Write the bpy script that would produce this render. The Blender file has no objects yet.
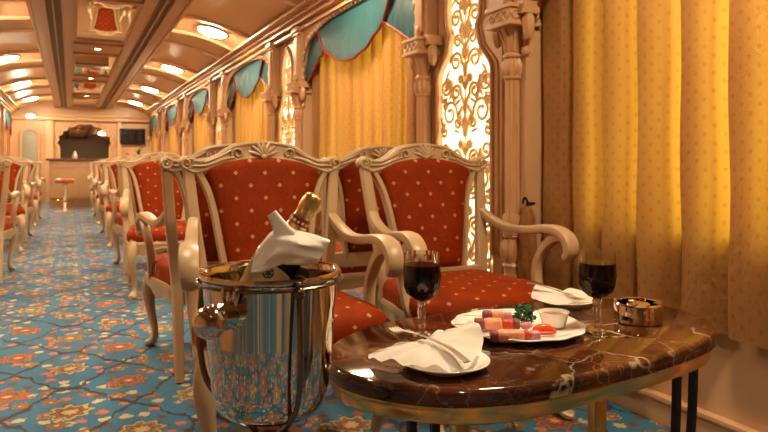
import bpy, bmesh, math, random
from mathutils import Vector, Matrix
from math import sin, cos, pi, radians
random.seed(7)
SC = bpy.context.scene
COL = SC.collection
V = Vector

# ------------------------------------------------------------------ node helper
class NT:
    def __init__(s, name):
        s.m = bpy.data.materials.new(name); s.m.use_nodes = True
        s.t = s.m.node_tree; s.t.nodes.clear()
        s.out = s.t.nodes.new('ShaderNodeOutputMaterial')
    def n(s, kind, **kw):
        nd = s.t.nodes.new(kind)
        for k, v in kw.items():
            setattr(nd, k, v)
        return nd
    def link(s, a, b): s.t.links.new(a, b)
    def put(s, sock, v):
        if isinstance(v, bpy.types.NodeSocket): s.link(v, sock)
        elif isinstance(v, (tuple, list)) and len(v) == 3 and sock.type == 'RGBA': sock.default_value = (*v, 1)
        else: sock.default_value = v
    def math(s, op, a, b=0.0, c=0.0):
        nd = s.n('ShaderNodeMath', operation=op)
        s.put(nd.inputs[0], a); s.put(nd.inputs[1], b); s.put(nd.inputs[2], c)
        return nd.outputs[0]
    def vmath(s, op, a, b=(0, 0, 0)):
        nd = s.n('ShaderNodeVectorMath', operation=op)
        s.put(nd.inputs[0], a); s.put(nd.inputs[1], b)
        return nd.outputs[0]
    def vscale(s, a, k):
        nd = s.n('ShaderNodeVectorMath', operation='SCALE')
        s.put(nd.inputs[0], a); s.put(nd.inputs['Scale'], k)
        return nd.outputs[0]
    def mix(s, f, a, b):
        nd = s.n('ShaderNodeMix', data_type='RGBA')
        s.put(nd.inputs[0], f); s.put(nd.inputs[6], a); s.put(nd.inputs[7], b)
        return nd.outputs[2]
    def obj(s): return s.n('ShaderNodeTexCoord').outputs['Object']
    def uv(s): return s.n('ShaderNodeTexCoord').outputs['UV']
    def sep(s, v):
        nd = s.n('ShaderNodeSeparateXYZ'); s.link(v, nd.inputs[0]); return nd.outputs
    def comb(s, x, y, z=0.0):
        nd = s.n('ShaderNodeCombineXYZ')
        for i, q in enumerate((x, y, z)): s.put(nd.inputs[i], q)
        return nd.outputs[0]
    def noise(s, vec, scale, detail=3.0, dist=0.0, col=False):
        nd = s.n('ShaderNodeTexNoise')
        if vec is not None: s.link(vec, nd.inputs['Vector'])
        nd.inputs['Scale'].default_value = scale; nd.inputs['Detail'].default_value = detail
        nd.inputs['Distortion'].default_value = dist
        return nd.outputs['Color'] if col else nd.outputs[0]
    def step(s, v, lo, hi):
        nd = s.n('ShaderNodeMapRange', interpolation_type='SMOOTHSTEP')
        s.put(nd.inputs[0], v); nd.inputs[1].default_value = lo; nd.inputs[2].default_value = hi
        return nd.outputs[0]
    def bump(s, h, strength=.3, dist=.005):
        nd = s.n('ShaderNodeBump'); s.put(nd.inputs['Height'], h)
        nd.inputs['Strength'].default_value = strength; nd.inputs['Distance'].default_value = dist
        return nd.outputs[0]
    def bsdf(s, col, rough=.5, metal=0.0, normal=None, **kw):
        b = s.n('ShaderNodeBsdfPrincipled')
        s.put(b.inputs['Base Color'], col); s.put(b.inputs['Roughness'], rough); s.put(b.inputs['Metallic'], metal)
        if normal is not None: s.link(normal, b.inputs['Normal'])
        for k, v in kw.items(): s.put(b.inputs[k.replace('_', ' ')], v)
        return b.outputs[0]
    def end(s, sh): s.link(sh, s.out.inputs[0]); return s.m

def simple(name, col, rough=.5, metal=0.0, var=.12, nscale=9.0, bump=0.0, bscale=60.0, **kw):
    t = NT(name); o = t.obj()
    f = t.noise(o, nscale)
    c = t.mix(f, tuple(x * (1 - var) for x in col), tuple(min(1, x * (1 + var)) for x in col))
    nrm = t.bump(t.noise(o, bscale), bump) if bump else None
    return t.end(t.bsdf(c, rough, metal, nrm, **kw))

def emitter(name, col, strength):
    t = NT(name)
    e = t.n('ShaderNodeEmission'); t.put(e.inputs[0], col); e.inputs[1].default_value = strength
    return t.end(e.outputs[0])

def fabric_red():
    t = NT('red_velvet_with_diamonds'); x, y, z = t.sep(t.uv())
    masks = []
    for off in (0.0, .5):
        a = t.math('ABSOLUTE', t.math('SUBTRACT', t.math('FRACT', t.math('ADD', t.math('DIVIDE', x, .112), off + .5)), .5))
        b = t.math('ABSOLUTE', t.math('SUBTRACT', t.math('FRACT', t.math('ADD', t.math('DIVIDE', y, .096), off + .5)), .5))
        d = t.math('ADD', a, t.math('MULTIPLY', b, .86))
        ring = t.math('MULTIPLY', t.step(d, .088, .065), t.math('SUBTRACT', 1.0, t.math('MULTIPLY', t.step(d, .028, .018), .55)))
        masks.append(ring)
    m = t.math('MAXIMUM', masks[0], masks[1])
    o = t.obj()
    weave = t.noise(t.vmath('MULTIPLY', o, (260, 260, 40)), 1.0, 2)
    big = t.noise(o, 14, 3)
    base = t.mix(t.math('ADD', t.math('MULTIPLY', weave, .6), t.math('MULTIPLY', big, .4)), (.09, .004, .0008), (.36, .046, .003))
    c = t.mix(t.math('MULTIPLY', m, .7), base, (.66, .38, .15))
    sh = t.bsdf(c, .75, 0.0, t.bump(weave, .25, .002), Specular_IOR_Level=.12, Sheen_Weight=.30, Sheen_Roughness=.3, Sheen_Tint=(1, .22, .02))
    return t.end(sh)

def carpet_mat():
    t = NT('persian_carpet'); o = t.obj()
    o0 = o
    w = t.vscale(t.vmath('SUBTRACT', t.noise(o, 7, 2, 0, True), (.5, .5, .5)), .05)
    o = t.vmath('ADD', o, t.vscale(t.vmath('SUBTRACT', t.noise(o, 34, 2, 0, True), (.5, .5, .5)), .032))
    p = t.vmath('ADD', o, w)
    def vor(vec, scale, feat='F1', rnd=1.0, off=(0, 0, 0)):
        nd = t.n('ShaderNodeTexVoronoi', feature=feat, voronoi_dimensions='2D')
        t.link(t.vmath('ADD', vec, off), nd.inputs['Vector']); nd.inputs['Scale'].default_value = scale
        nd.inputs['Randomness'].default_value = rnd
        return nd
    ptl = t.noise(o, 2.2, 2); fine = t.noise(o, 160, 2)
    field = t.mix(ptl, (.003, .105, .225), (.008, .195, .37))
    field = t.mix(t.math('MULTIPLY', fine, .5), field, (.012, .07, .15))
    # small sprigs
    v3 = vor(t.vmath('ADD', o, t.vscale(t.vmath('SUBTRACT', t.noise(o0, 60, 2, 0, True), (.5, .5, .5)), .045)), 15, rnd=1.0, off=(3, 1, 0)); r3 = t.sep(v3.outputs['Color'])
    s3 = t.math('MULTIPLY', t.step(v3.outputs['Distance'], .36, .28), t.step(r3[0], .42, .46))
    sm = t.mix(t.step(r3[1], .5, .52), (.50, .40, .20), (.52, .12, .04))
    sm = t.mix(t.step(r3[2], .7, .72), sm, (.10, .05, .03))
    c = t.mix(s3, field, sm)
    # medium blossoms
    def blossom(c, scale, off, R, pet, pal, rnd, keep):
        v = vor(o, scale, rnd=rnd, off=off)
        rel = t.vmath('SUBTRACT', t.vscale(t.vmath('ADD', o, off), 1.0), v.outputs['Position'])
        x, y, z = t.sep(rel)
        ang = t.math('ARCTAN2', y, x)
        wob = t.math('ADD', 1.0, t.math('MULTIPLY', t.math('COSINE', t.math('MULTIPLY', ang, pet)), .20))
        d = t.math('DIVIDE', v.outputs['Distance'], wob)
        cr = t.sep(v.outputs['Color'])
        k = t.step(cr[0], keep, keep + .02)
        a = t.mix(t.step(cr[1], .45, .47), pal[0], pal[1]); b = t.mix(t.step(cr[2], .5, .52), pal[2], pal[3])
        for lim, colr in ((R, (.02, .02, .03)), (R * .92, a), (R * .74, (.05, .03, .02)), (R * .68, b), (R * .46, (.20, .020, .012)), (R * .34, a), (R * .20, (.56, .40, .18))):
            c = t.mix(t.math('MULTIPLY', t.step(d, lim, lim * .90), k), c, colr)
        return c
    PAL = ((.40, .30, .13), (.24, .16, .06), (.38, .085, .02), (.20, .08, .03))
    c = blossom(c, 8.0, (.9, .3, 0), .30, 5, PAL, .9, .58)
    # ogee vine lattice with a medallion in every cell
    LU, LV = .46, .58
    px_, py_, pz_ = t.sep(p)
    u = t.math('DIVIDE', px_, LU); v = t.math('DIVIDE', py_, LV)
    cs = t.math('COSINE', t.math('MULTIPLY', u, 2 * pi))
    sc = t.math('MULTIPLY', t.math('ABSOLUTE', t.math('SINE', t.math('MULTIPLY', u, 6 * pi))), .045)
    def fr(x): return t.math('ABSOLUTE', t.math('SUBTRACT', t.math('FRACT', x), .5))
    la = fr(t.math('ADD', t.math('ADD', v, t.math('MULTIPLY', cs, .235)), sc))
    lb = fr(t.math('SUBTRACT', t.math('ADD', v, .5), t.math('ADD', t.math('MULTIPLY', cs, .235), sc)))
    ln = t.math('MULTIPLY', t.step(t.math('MINIMUM', la, lb), .032, .022), .95)
    c = t.mix(ln, c, (.006, .009, .022))
    ox, oy, oz = t.sep(o)
    for k, (du, dv, pal) in enumerate(((0.0, .25, (PAL[2], PAL[0], PAL[1], PAL[3])), (.5, .75, (PAL[0], PAL[1], PAL[3], PAL[1])))):
        uu = t.math('ADD', t.math('DIVIDE', ox, LU), du); vv = t.math('ADD', t.math('DIVIDE', oy, LV), dv)
        hsh = t.n('ShaderNodeTexWhiteNoise', noise_dimensions='2D'); t.link(t.comb(t.math('FLOOR', uu), t.math('FLOOR', vv)), hsh.inputs['Vector'])
        hc = t.sep(hsh.outputs['Color'])
        x = t.math('MULTIPLY', t.math('SUBTRACT', t.math('FRACT', uu), .5), LU); y = t.math('MULTIPLY', t.math('SUBTRACT', t.math('FRACT', vv), .5), LV)
        d = t.math('SQRT', t.math('ADD', t.math('MULTIPLY', x, x), t.math('MULTIPLY', y, y)))
        ang = t.math('ARCTAN2', y, x)
        d = t.math('DIVIDE', d, t.math('ADD', 1.0, t.math('MULTIPLY', t.math('COSINE', t.math('MULTIPLY', ang, 8)), .16)))
        A = t.mix(t.step(hc[0], .5, .52), pal[0], pal[1]); B = t.mix(t.step(hc[1], .5, .52), pal[2], pal[3])
        for lim, col in ((.086, (.02, .02, .03)), (.080, A), (.062, (.04, .02, .015)), (.057, B), (.042, (.17, .018, .010)), (.030, A), (.018, (.50, .36, .16))):
            c = t.mix(t.step(d, lim, lim * .9), c, col)
    return t.end(t.bsdf(c, .9, 0.0, t.bump(fine, .5, .004), Sheen_Weight=.2))

def marble_mat():
    t = NT('brown_marble'); o = t.obj()
    w = t.vscale(t.vmath('SUBTRACT', t.noise(o, 5, 5, 0, True), (.5, .5, .5)), .22)
    p = t.vmath('ADD', o, w)
    n1 = t.noise(p, 5, 6, .5); n2 = t.noise(o, 34, 5, .3)
    c = t.mix(t.step(n1, .30, .70), (.014, .004, .002), (.095, .027, .009))
    c = t.mix(t.math('MULTIPLY', t.step(n2, .55, .75), .35), c, (.23, .12, .06))
    ve = t.n('ShaderNodeTexVoronoi', feature='DISTANCE_TO_EDGE', voronoi_dimensions='3D'); t.link(p, ve.inputs['Vector']); ve.inputs['Scale'].default_value = 5.5
    d = t.math('ADD', ve.outputs['Distance'], t.math('MULTIPLY', t.math('SUBTRACT', t.noise(o, 30, 4), .5), .03))
    patch = t.step(t.noise(o, 3.6, 2), .48, .64)
    c = t.mix(t.math('MULTIPLY', t.step(d, .026, .002), t.math('MULTIPLY', patch, .5)), c, (.62, .47, .36))
    v2 = t.n('ShaderNodeTexVoronoi', feature='DISTANCE_TO_EDGE', voronoi_dimensions='3D'); t.link(t.vmath('ADD', p, w), v2.inputs['Vector']); v2.inputs['Scale'].default_value = 11
    c = t.mix(t.math('MULTIPLY', t.step(v2.outputs['Distance'], .03, .0), t.math('MULTIPLY', t.step(n1, .42, .6), .35)), c, (.42, .28, .18))
    return t.end(t.bsdf(c, .09, 0.0, None, Coat_Weight=.15, Coat_Roughness=.03))

def curtain_mat():
    t = NT('gold_curtain_cloth'); u, v, z = t.sep(t.uv())
    m = None
    for off in (0.0, .5):
        a = t.math('ABSOLUTE', t.math('SUBTRACT', t.math('FRACT', t.math('ADD', t.math('DIVIDE', u, .058), off)), .5))
        b = t.math('ABSOLUTE', t.math('SUBTRACT', t.math('FRACT', t.math('ADD', t.math('DIVIDE', v, .058), off)), .5))
        d = t.math('SQRT', t.math('ADD', t.math('MULTIPLY', t.math('MULTIPLY', a, a), 1.6), t.math('MULTIPLY', b, b)))
        k = t.step(d, .17, .10)
        m = k if m is None else t.math('MAXIMUM', m, k)
    weave = t.noise(t.vmath('MULTIPLY', t.uv(), (500, 60, 1)), 1.0, 2)
    slub = t.noise(t.vmath('MULTIPLY', t.uv(), (60, 500, 1)), 1.0, 2)
    base = t.mix(t.math('MULTIPLY', t.math('ADD', weave, slub), .5), (.29, .125, .034), (.43, .20, .062))
    c = t.mix(t.math('MULTIPLY', m, .35), base, (.17, .065, .012))
    b = t.bsdf(c, .55, 0.0, t.bump(t.math('ADD', t.math('ADD', weave, t.math('MULTIPLY', m, .15)), t.math('MULTIPLY', t.noise(t.vmath('MULTIPLY', t.uv(), (30, 14, 1)), 1.0, 4, 1.0), 3.0)), .55, .006), Sheen_Weight=.3, Sheen_Tint=(1, .7, .3))
    tr = t.n('ShaderNodeBsdfTranslucent'); t.put(tr.inputs[0], t.mix(t.math('MULTIPLY', m, .4), (.86, .475, .045), (.50, .23, .015)))
    mx = t.n('ShaderNodeMixShader'); mx.inputs[0].default_value = .34
    t.link(b, mx.inputs[1]); t.link(tr.outputs[0], mx.inputs[2])
    return t.end(mx.outputs[0])

M = {}
M['wood'] = simple('pale_painted_wood', (.48, .325, .185), .38, var=.10, nscale=6, bump=.05)
M['wall'] = simple('peach_panel_paint', (.58, .35, .19), .36, var=.06, nscale=3, bump=.03)
M['carved'] = simple('carved_peach_wood', (.53, .30, .15), .42, var=.10, nscale=12, bump=.08)
M['ceiling'] = simple('peach_ceiling_gloss', (.70, .46, .27), .22, var=.04, nscale=2)
M['box'] = simple('ceiling_box_paint', (.50, .30, .16), .34, var=.05, nscale=2)
M['slot'] = simple('olive_slot', (.16, .11, .045), .5)
M['red'] = fabric_red()
M['carpet'] = carpet_mat()
M['marble'] = marble_mat()
M['curtain'] = curtain_mat()
M['teal'] = simple('teal_silk', (.045, .18, .22), .5, var=.25, nscale=25, bump=.2, bscale=160)
M['redtrim'] = simple('red_braid', (.36, .03, .02), .6, bump=.3, bscale=300)
M['brass'] = simple('brass', (.70, .43, .14), .22, 1.0, var=.08)
M['gold'] = simple('gold_scroll_paint', (.80, .52, .22), .40, .0, var=.15, nscale=30)
M['silver'] = simple('polished_silver', (.66, .57, .47), .045, 1.0, var=.03)
M['steel'] = simple('brushed_steel', (.78, .72, .64), .30, 1.0, var=.05)
M['darkrod'] = simple('dark_bronze_rod', (.16, .11, .08), .25, .9)
M['black'] = simple('black_metal', (.012, .010, .010), .35, .3)
M['screen'] = simple('black_glass', (.008, .008, .010), .08)
M['mirror'] = simple('mirror_glass', (.86, .82, .76), .015, 1.0, var=.01)
M['china'] = simple('white_china', (.92, .89, .84), .12, var=.02, Coat_Weight=.5)
M['napkin'] = simple('white_napkin_linen', (.95, .90, .85), .8, var=.03, nscale=20, bump=.15, bscale=300)
M['wine'] = simple('red_wine', (.006, .0005, .001), .06, Specular_IOR_Level=.08)
M['bottle'] = simple('black_bottle_glass', (.010, .012, .008), .05, Coat_Weight=.5)
M['foil'] = simple('gold_foil', (.80, .55, .20), .28, .9, var=.15, nscale=60, bump=.5, bscale=130)
M['label'] = simple('cream_label', (.72, .58, .30), .5, var=.05)
M['maroon'] = simple('maroon_band', (.20, .02, .03), .4)
M['ink'] = simple('black_ink', (.02, .017, .015), .5)
M['meat'] = simple('grilled_pink_meat', (.78, .30, .17), .4, var=.3, nscale=90, bump=.35, bscale=120)
M['char'] = simple('charred_purple_meat', (.22, .045, .05), .4, var=.4, nscale=90, bump=.4, bscale=120)
M['onion'] = simple('purple_onion', (.55, .20, .27), .3, var=.25, nscale=60)
M['pepper'] = simple('red_pepper', (.60, .06, .03), .25, var=.2, nscale=50)
M['tomato'] = simple('tomato_flesh', (.78, .10, .03), .2, var=.2, nscale=60)
M['stick'] = simple('bamboo_stick', (.72, .55, .32), .6)
M['parsley'] = simple('parsley_green', (.02, .10, .02), .5, var=.5, nscale=120)
M['sauce'] = simple('brown_sauce', (.32, .14, .05), .15)
M['stool'] = simple('orange_leather', (.45, .09, .02), .35)
M['bar'] = simple('bar_panel_wood', (.46, .27, .13), .35, var=.10)
M['bartop'] = simple('dark_bar_top', (.13, .06, .03), .2)
M['door'] = simple('grey_door_steel', (.30, .29, .25), .35, .2)
M['dark'] = simple('dark_recess', (.10, .06, .03), .6)
M['outer'] = simple('outside_shell', (.05, .03, .02), .8)
M['plant'] = simple('leaf_green', (.06, .16, .03), .5)
M['lamp'] = emitter('lamp_glass_glow', (1.0, .77, .48), 150)
M['spot'] = emitter('downlight_glow', (1.0, .80, .52), 30)
M['glow'] = emitter('backlit_panel_glow', (1.0, .80, .46), 3.0)
M['window'] = emitter('daylit_window_blind', (1.0, .86, .56), 3.2)
def glass_mat():
    t = NT('cut_crystal'); o = t.obj()
    g = t.n('ShaderNodeBsdfGlass'); g.inputs['IOR'].default_value = 1.5; g.inputs['Roughness'].default_value = 0.0
    t.put(g.inputs[0], t.mix(t.noise(o, 8), (.97, .96, .94), (1, .99, .97)))
    return t.end(g.outputs[0])
M['glass'] = glass_mat()

# ------------------------------------------------------------------ mesh helpers
def cr(pts, n=6, closed=False):
    P = [tuple(map(float, p)) for p in pts]; out = []; N = len(P)
    rng = range(N if closed else N - 1)
    for i in rng:
        if closed: a, b, c, d = P[(i - 1) % N], P[i], P[(i + 1) % N], P[(i + 2) % N]
        else: a, b, c, d = P[max(i - 1, 0)], P[i], P[i + 1], P[min(i + 2, N - 1)]
        for k in range(n):
            t = k / n
            out.append(tuple(.5 * (2 * q + (r - p) * t + (2 * p - 5 * q + 4 * r - s) * t * t + (3 * q - p - 3 * r + s) * t ** 3)
                             for p, q, r, s in zip(a, b, c, d)))
    if not closed: out.append(P[-1])
    return out

def sweep(bm, ctrl, ref=(0, 0, 1), sub=5, seg=8, e=.55, smooth=True, closed=False):
    """ctrl: (x,y,z,w,h): w across (t x ref), h along the normal"""
    pts = cr(ctrl, sub, closed) if smooth else [tuple(p) for p in ctrl]
    ref = V(ref); rings = []; N = len(pts)
    for i, p in enumerate(pts):
        if closed: a = V(pts[i - 1][:3]); b = V(pts[(i + 1) % N][:3])
        else: a = V(pts[max(i - 1, 0)][:3]); b = V(pts[min(i + 1, N - 1)][:3])
        t = (b - a)
        if t.length < 1e-9: t = V((0, 0, 1))
        t.normalize()
        s = t.cross(ref)
        if s.length < 1e-5: s = t.cross(V((.1, 1, .05)))
        s.normalize(); nn = s.cross(t)
        ring = []
        for k in range(seg):
            ang = 2 * pi * (k + .5) / seg; c_, s_ = cos(ang), sin(ang)
            cx = math.copysign(abs(c_) ** e, c_) * p[3] / 2; sx = math.copysign(abs(s_) ** e, s_) * p[4] / 2
            ring.append(bm.verts.new(V(p[:3]) + s * cx + nn * sx))
        rings.append(ring)
    for i in range(N if closed else N - 1):
        A, B = rings[i], rings[(i + 1) % N]
        for k in range(seg):
            bm.faces.new((A[k], A[(k + 1) % seg], B[(k + 1) % seg], B[k]))
    if not closed:
        bm.faces.new(rings[0][::-1]); bm.faces.new(rings[-1])
    return bm

def tube(bm, pts, r, ref=(0, 0, 1), sub=4, seg=8, closed=False):
    return sweep(bm, [(*p[:3], 2 * (p[3] if len(p) > 3 else r), 2 * (p[3] if len(p) > 3 else r)) for p in pts], ref, sub, seg, 1.0, True, closed)

def box(bm, x0, x1, y0, y1, z0, z1, bev=0.0, mat=None):
    r = bmesh.ops.create_cube(bm, size=1.0)
    vs = r['verts']
    for v in vs:
        v.co = V(((x0 + x1) / 2 + v.co.x * (x1 - x0), (y0 + y1) / 2 + v.co.y * (y1 - y0), (z0 + z1) / 2 + v.co.z * (z1 - z0)))
    if bev:
        es = list({e for v in vs for e in v.link_edges})
        g = bmesh.ops.bevel(bm, geom=es, offset=bev, segments=2, affect='EDGES', profile=.7)
        vs = list({v for f in g['faces'] for v in f.verts} | {v for v in vs if v.is_valid})
    if mat is not None:
        for v in vs:
            if v.is_valid: v.co = mat @ v.co
    return bm

def lathe(bm, prof, seg=24, mat=None, rmod=None, cap=True):
    rings = []
    for r, z in prof:
        ring = []
        for k in range(seg):
            a = 2 * pi * k / seg; q = r * (rmod(a, z) if rmod else 1.0)
            co = V((q * cos(a), q * sin(a), z))
            ring.append(bm.verts.new(mat @ co if mat is not None else co))
        rings.append(ring)
    for A, B in zip(rings, rings[1:]):
        for k in range(seg):
            bm.faces.new((A[k], A[(k + 1) % seg], B[(k + 1) % seg], B[k]))
    if cap:
        bm.faces.new(rings[0][::-1]); bm.faces.new(rings[-1])
    return bm

def ball(bm, c, r, sx=1, sy=1, sz=1, seg=12, mat=None):
    g = bmesh.ops.create_uvsphere(bm, u_segments=seg, v_segments=max(6, seg * 2 // 3), radius=1.0)
    for v in g['verts']:
        q = V((v.co.x * r * sx, v.co.y * r * sy, v.co.z * r * sz))
        if mat is not None: q = mat @ q
        v.co = q + V(c)
    return bm

def strip(bm, A, B, fn0, fn1):
    """solid band between two 2-D polylines A and B (same length); fn0/fn1 map (a,b) to front/back points"""
    fa = [bm.verts.new(fn0(*p)) for p in A]; fb = [bm.verts.new(fn0(*p)) for p in B]
    ba = [bm.verts.new(fn1(*p)) for p in A]; bb = [bm.verts.new(fn1(*p)) for p in B]
    n = len(A)
    for i in range(n - 1):
        bm.faces.new((fa[i], fa[i + 1], fb[i + 1], fb[i])); bm.faces.new((ba[i + 1], ba[i], bb[i], bb[i + 1]))
        bm.faces.new((fa[i + 1], fa[i], ba[i], ba[i + 1])); bm.faces.new((fb[i], fb[i + 1], bb[i + 1], bb[i]))
    bm.faces.new((fa[0], fb[0], bb[0], ba[0])); bm.faces.new((fb[-1], fa[-1], ba[-1], bb[-1]))
    return bm

def extrude_outline(bm, pts, z0, z1):
    lo = [bm.verts.new((x, y, z0)) for x, y in pts]; hi = [bm.verts.new((x, y, z1)) for x, y in pts]
    bm.faces.new(lo[::-1]); bm.faces.new(hi)
    for i in range(len(pts)):
        j = (i + 1) % len(pts); bm.faces.new((lo[i], lo[j], hi[j], hi[i]))

def obj(name, bm, m, parent=None, ang=40, uvf=None, label=None):
    bmesh.ops.recalc_face_normals(bm, faces=bm.faces)
    me = bpy.data.meshes.new(name); bm.to_mesh(me); bm.free()
    for p in me.polygons: p.use_smooth = True
    me.set_sharp_from_angle(angle=radians(ang))
    if uvf:
        uvl = me.uv_layers.new(name='uv')
        for lp in me.loops: uvl.data[lp.index].uv = uvf(me.vertices[lp.vertex_index].co)
    me.materials.append(M[m] if isinstance(m, str) else m)
    o = bpy.data.objects.new(name, me); COL.objects.link(o)
    if parent: o.parent = parent
    if label: o['label'] = label
    return o

def tag(o, label, cat, group=None, kind=None):
    o['label'] = label; o['category'] = cat
    if group: o['group'] = group
    if kind: o['kind'] = kind
    return o

def thing(name, label, cat, loc=(0, 0, 0), rz=0, group=None):
    o = bpy.data.objects.new(name, None); COL.objects.link(o)
    o.location = loc; o.rotation_euler = (0, 0, rz); o.empty_display_size = .1
    return tag(o, label, cat, group)

def struct(name, bm, m, ang=40):
    o = obj(name, bm, m, None, ang); o['kind'] = 'structure'; return o

def copy_tree(o, parent=None):
    c = o.copy(); COL.objects.link(c)
    if parent: c.parent = parent
    for ch in list(o.children): copy_tree(ch, c)
    return c

def dup(root, loc, rz=None, label=None, group=None):
    c = copy_tree(root); c.location = loc
    if rz is not None: c.rotation_euler = (0, 0, rz)
    if label: c['label'] = label
    if group: c['group'] = group
    return c

# ------------------------------------------------------------------ layout numbers (metres; x across, y along the carriage, z up)
CX = .30                       # carriage centre line
XF = 1.82                      # face of the window wall
XW = 1.96                      # lower wall
YB, YE = -4.0, 17.6            # carriage ends
PC = 2.82; PER = 3.05          # lattice pier centre and bay length
HP = .40                       # column offset from pier centre
def mir(x): return 2 * CX - x

# ------------------------------------------------------------------ shell
bm = bmesh.new(); box(bm, mir(XW) - .1, XW + .1, YB, YE + .1, -.06, 0); struct('floor', bm, 'carpet')

piers = [PC + PER * k for k in range(-2, 6)]
ARCH_SP, ARCH_TOP, WALL_TOP = 1.80, 2.10, 2.16
def arch_pts(y0, y1, n=18):
    pts = [(y0, .40), (y0, .9), (y0, 1.4)]
    c = (y0 + y1) / 2; h = (y1 - y0) / 2
    for i in range(n + 1):
        a = pi - pi * i / n
        q = cos(a); w = sin(a)
        pts.append((c + h * math.copysign(abs(q) ** .72, q), ARCH_SP + (ARCH_TOP - ARCH_SP) * w ** .8))
    return pts + [(y1, 1.4), (y1, .9), (y1, .40)]
windows = [(piers[i] + .50, piers[i + 1] - .50) for i in range(len(piers) - 1)]

def side_wall(name, sgn):
    X = lambda x: x if sgn > 0 else mir(x)
    bm = bmesh.new()
    prev = YB
    for (y0, y1) in windows:
        box(bm, *sorted((X(1.90), X(2.13))), prev + .02, y0 - .02, .001, WALL_TOP - .005)          # solid pier behind the lattice
        box(bm, *sorted((X(XF), X(2.14))), y0 - .10, y0, .40, WALL_TOP)     # jamb strips
        ap = arch_pts(y0, y1)
        sp = ap[3:-3]
        strip(bm, sp, [(p[0], WALL_TOP) for p in sp], lambda a, b: V((X(XF), a, b)), lambda a, b: V((X(2.02), a, b)))
        box(bm, *sorted((X(XF), X(2.14))), y1, y1 + .10, .40, WALL_TOP)
        box(bm, *sorted((X(XW), X(2.14))), y0, y1, 0, .70)                  # wall under the sill
        box(bm, *sorted((X(XW), X(2.14))), y0, y0 + .22, .70, WALL_TOP); box(bm, *sorted((X(XW), X(2.14))), y1 - .22, y1, .70, WALL_TOP)
        prev = y1
    box(bm, *sorted((X(1.90), X(2.14))), prev, YE, 0, WALL_TOP)
    box(bm, *sorted((X(XF - .01), X(2.14))), YB, YE, WALL_TOP, 2.30)         # frieze band
    return struct(name, bm, 'wall')
side_wall('wall_right', 1); side_wall('wall_left', -1)

bm = bmesh.new(); box(bm, mir(2.14), 2.14, YB - .1, YB, 0, 2.7); struct('wall_back', bm, 'bar')
bm = bmesh.new()
box(bm, mir(2.14), -.62, YE, YE + .12, 0, 2.7); box(bm, -.62, 2.14, YE, YE + .12, 0, 2.7)
struct('wall_end', bm, 'wall')

n_w = 0
for (y0, y1) in windows:
    for sg in (1, -1):
        X = (lambda x: x) if sg > 0 else mir
        n_w += 1
        bm = bmesh.new(); box(bm, *sorted((X(2.10), X(2.13))), y0 + .2, y1 - .30, .70, 2.14); struct('window_%d' % n_w, bm, 'window' if (sg > 0 and y1 > 1) or (sg < 0 and y0 == windows[-1][0]) else 'bar')  # unseen windows get wooden panels instead, added to cut ambient light
# baseboards
for nm, X in (('baseboard_right', lambda x: x), ('baseboard_left', mir)):
    bm = bmesh.new()
    box(bm, *sorted((X(1.935), X(1.97))), YB, YE, 0, .085, .002)
    box(bm, *sorted((X(1.925), X(1.97))), YB, YE, .085, .104, .006)
    struct(nm, bm, 'wall')

# ceiling: side vaults and the central box
prof_side = [(1.80, 2.20), (1.72, 2.245), (1.60, 2.295), (1.42, 2.36), (1.20, 2.41), (.93, 2.44), (.90, 2.50)]
def lng(bm, prof, y0, y1, thick=.05):
    A = [(y0, 0)]; a = []; b = []
    for x, z in prof:
        a.append((bm.verts.new((x, y0, z)), bm.verts.new((x, y1, z)), bm.verts.new((x, y0, z + thick)), bm.verts.new((x, y1, z + thick))))
    for p, q in zip(a, a[1:]):
        bm.faces.new((p[0], p[1], q[1], q[0])); bm.faces.new((p[3], p[2], q[2], q[3]))
        bm.faces.new((p[0], q[0], q[2], p[2])); bm.faces.new((q[1], p[1], p[3], q[3]))
    bm.faces.new((a[0][1], a[0][0], a[0][2], a[0][3])); bm.faces.new((a[-1][0], a[-1][1], a[-1][3], a[-1][2]))
bm = bmesh.new()
ps = [(p[0], p[1]) for p in cr(prof_side, 4)]
lng(bm, ps, YB, YE); lng(bm, [(mir(x), z) for x, z in ps], YB, YE)
struct('ceiling', bm, 'ceiling', 60)
# central dropped box (bands; open where mirrors and slots sit)
bm = bmesh.new(); hw = .63
for s in (-1, 1):
    def bx(a, b, z0, z1):
        x0, x1 = sorted((CX + s * a, CX + s * b)); box(bm, x0, x1, YB, YE, z0, z1, .003)
    bx(.60, .63, 2.285, 2.50); bx(.50, .60, 2.30, 2.34); bx(.49, .505, 2.292, 2.33)
    bx(.425, .437, 2.294, 2.34); bx(.352, .365, 2.292, 2.33); bx(.265, .355, 2.30, 2.34)
box(bm, CX - .27, CX + .27, YB, YE, 2.325, 2.36)
mir_k = [k for k in range(-1, 6)]
for k in mir_k:   # raised frames between the mirror panels
    y = 3.03 * k
    box(bm, CX - .265, CX + .265, y + 2.10, y + 2.18, 2.30, 2.335, .003); box(bm, CX - .265, CX + .265, y + 2.85, y + 2.93, 2.30, 2.335, .003)
struct('trim_1', bm, 'box')
bm = bmesh.new()
for s in (-1, 1):
    x0, x1 = sorted((CX + s * .36, CX + s * .495)); box(bm, x0, x1, YB, YE, 2.325, 2.34)
struct('trim_2', bm, 'slot')
# transverse ribs
bm = bmesh.new(); RIBS = []
lamp_y = [1.02 + 3.03 * k for k in range(-1, 6)]
for y in lamp_y:
    for d in (-.40, .40, 1.115):
        RIBS.append(y + d)
for y in RIBS:
    if YB < y < YE:
        for X in ((lambda x: x), mir):
            tube(bm, [(X(x), y, z - .006) for x, z in ps[:-4]], .027, ref=(0, 1, 0), sub=1, seg=8)
struct('trim_3', bm, 'ceiling')
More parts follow.
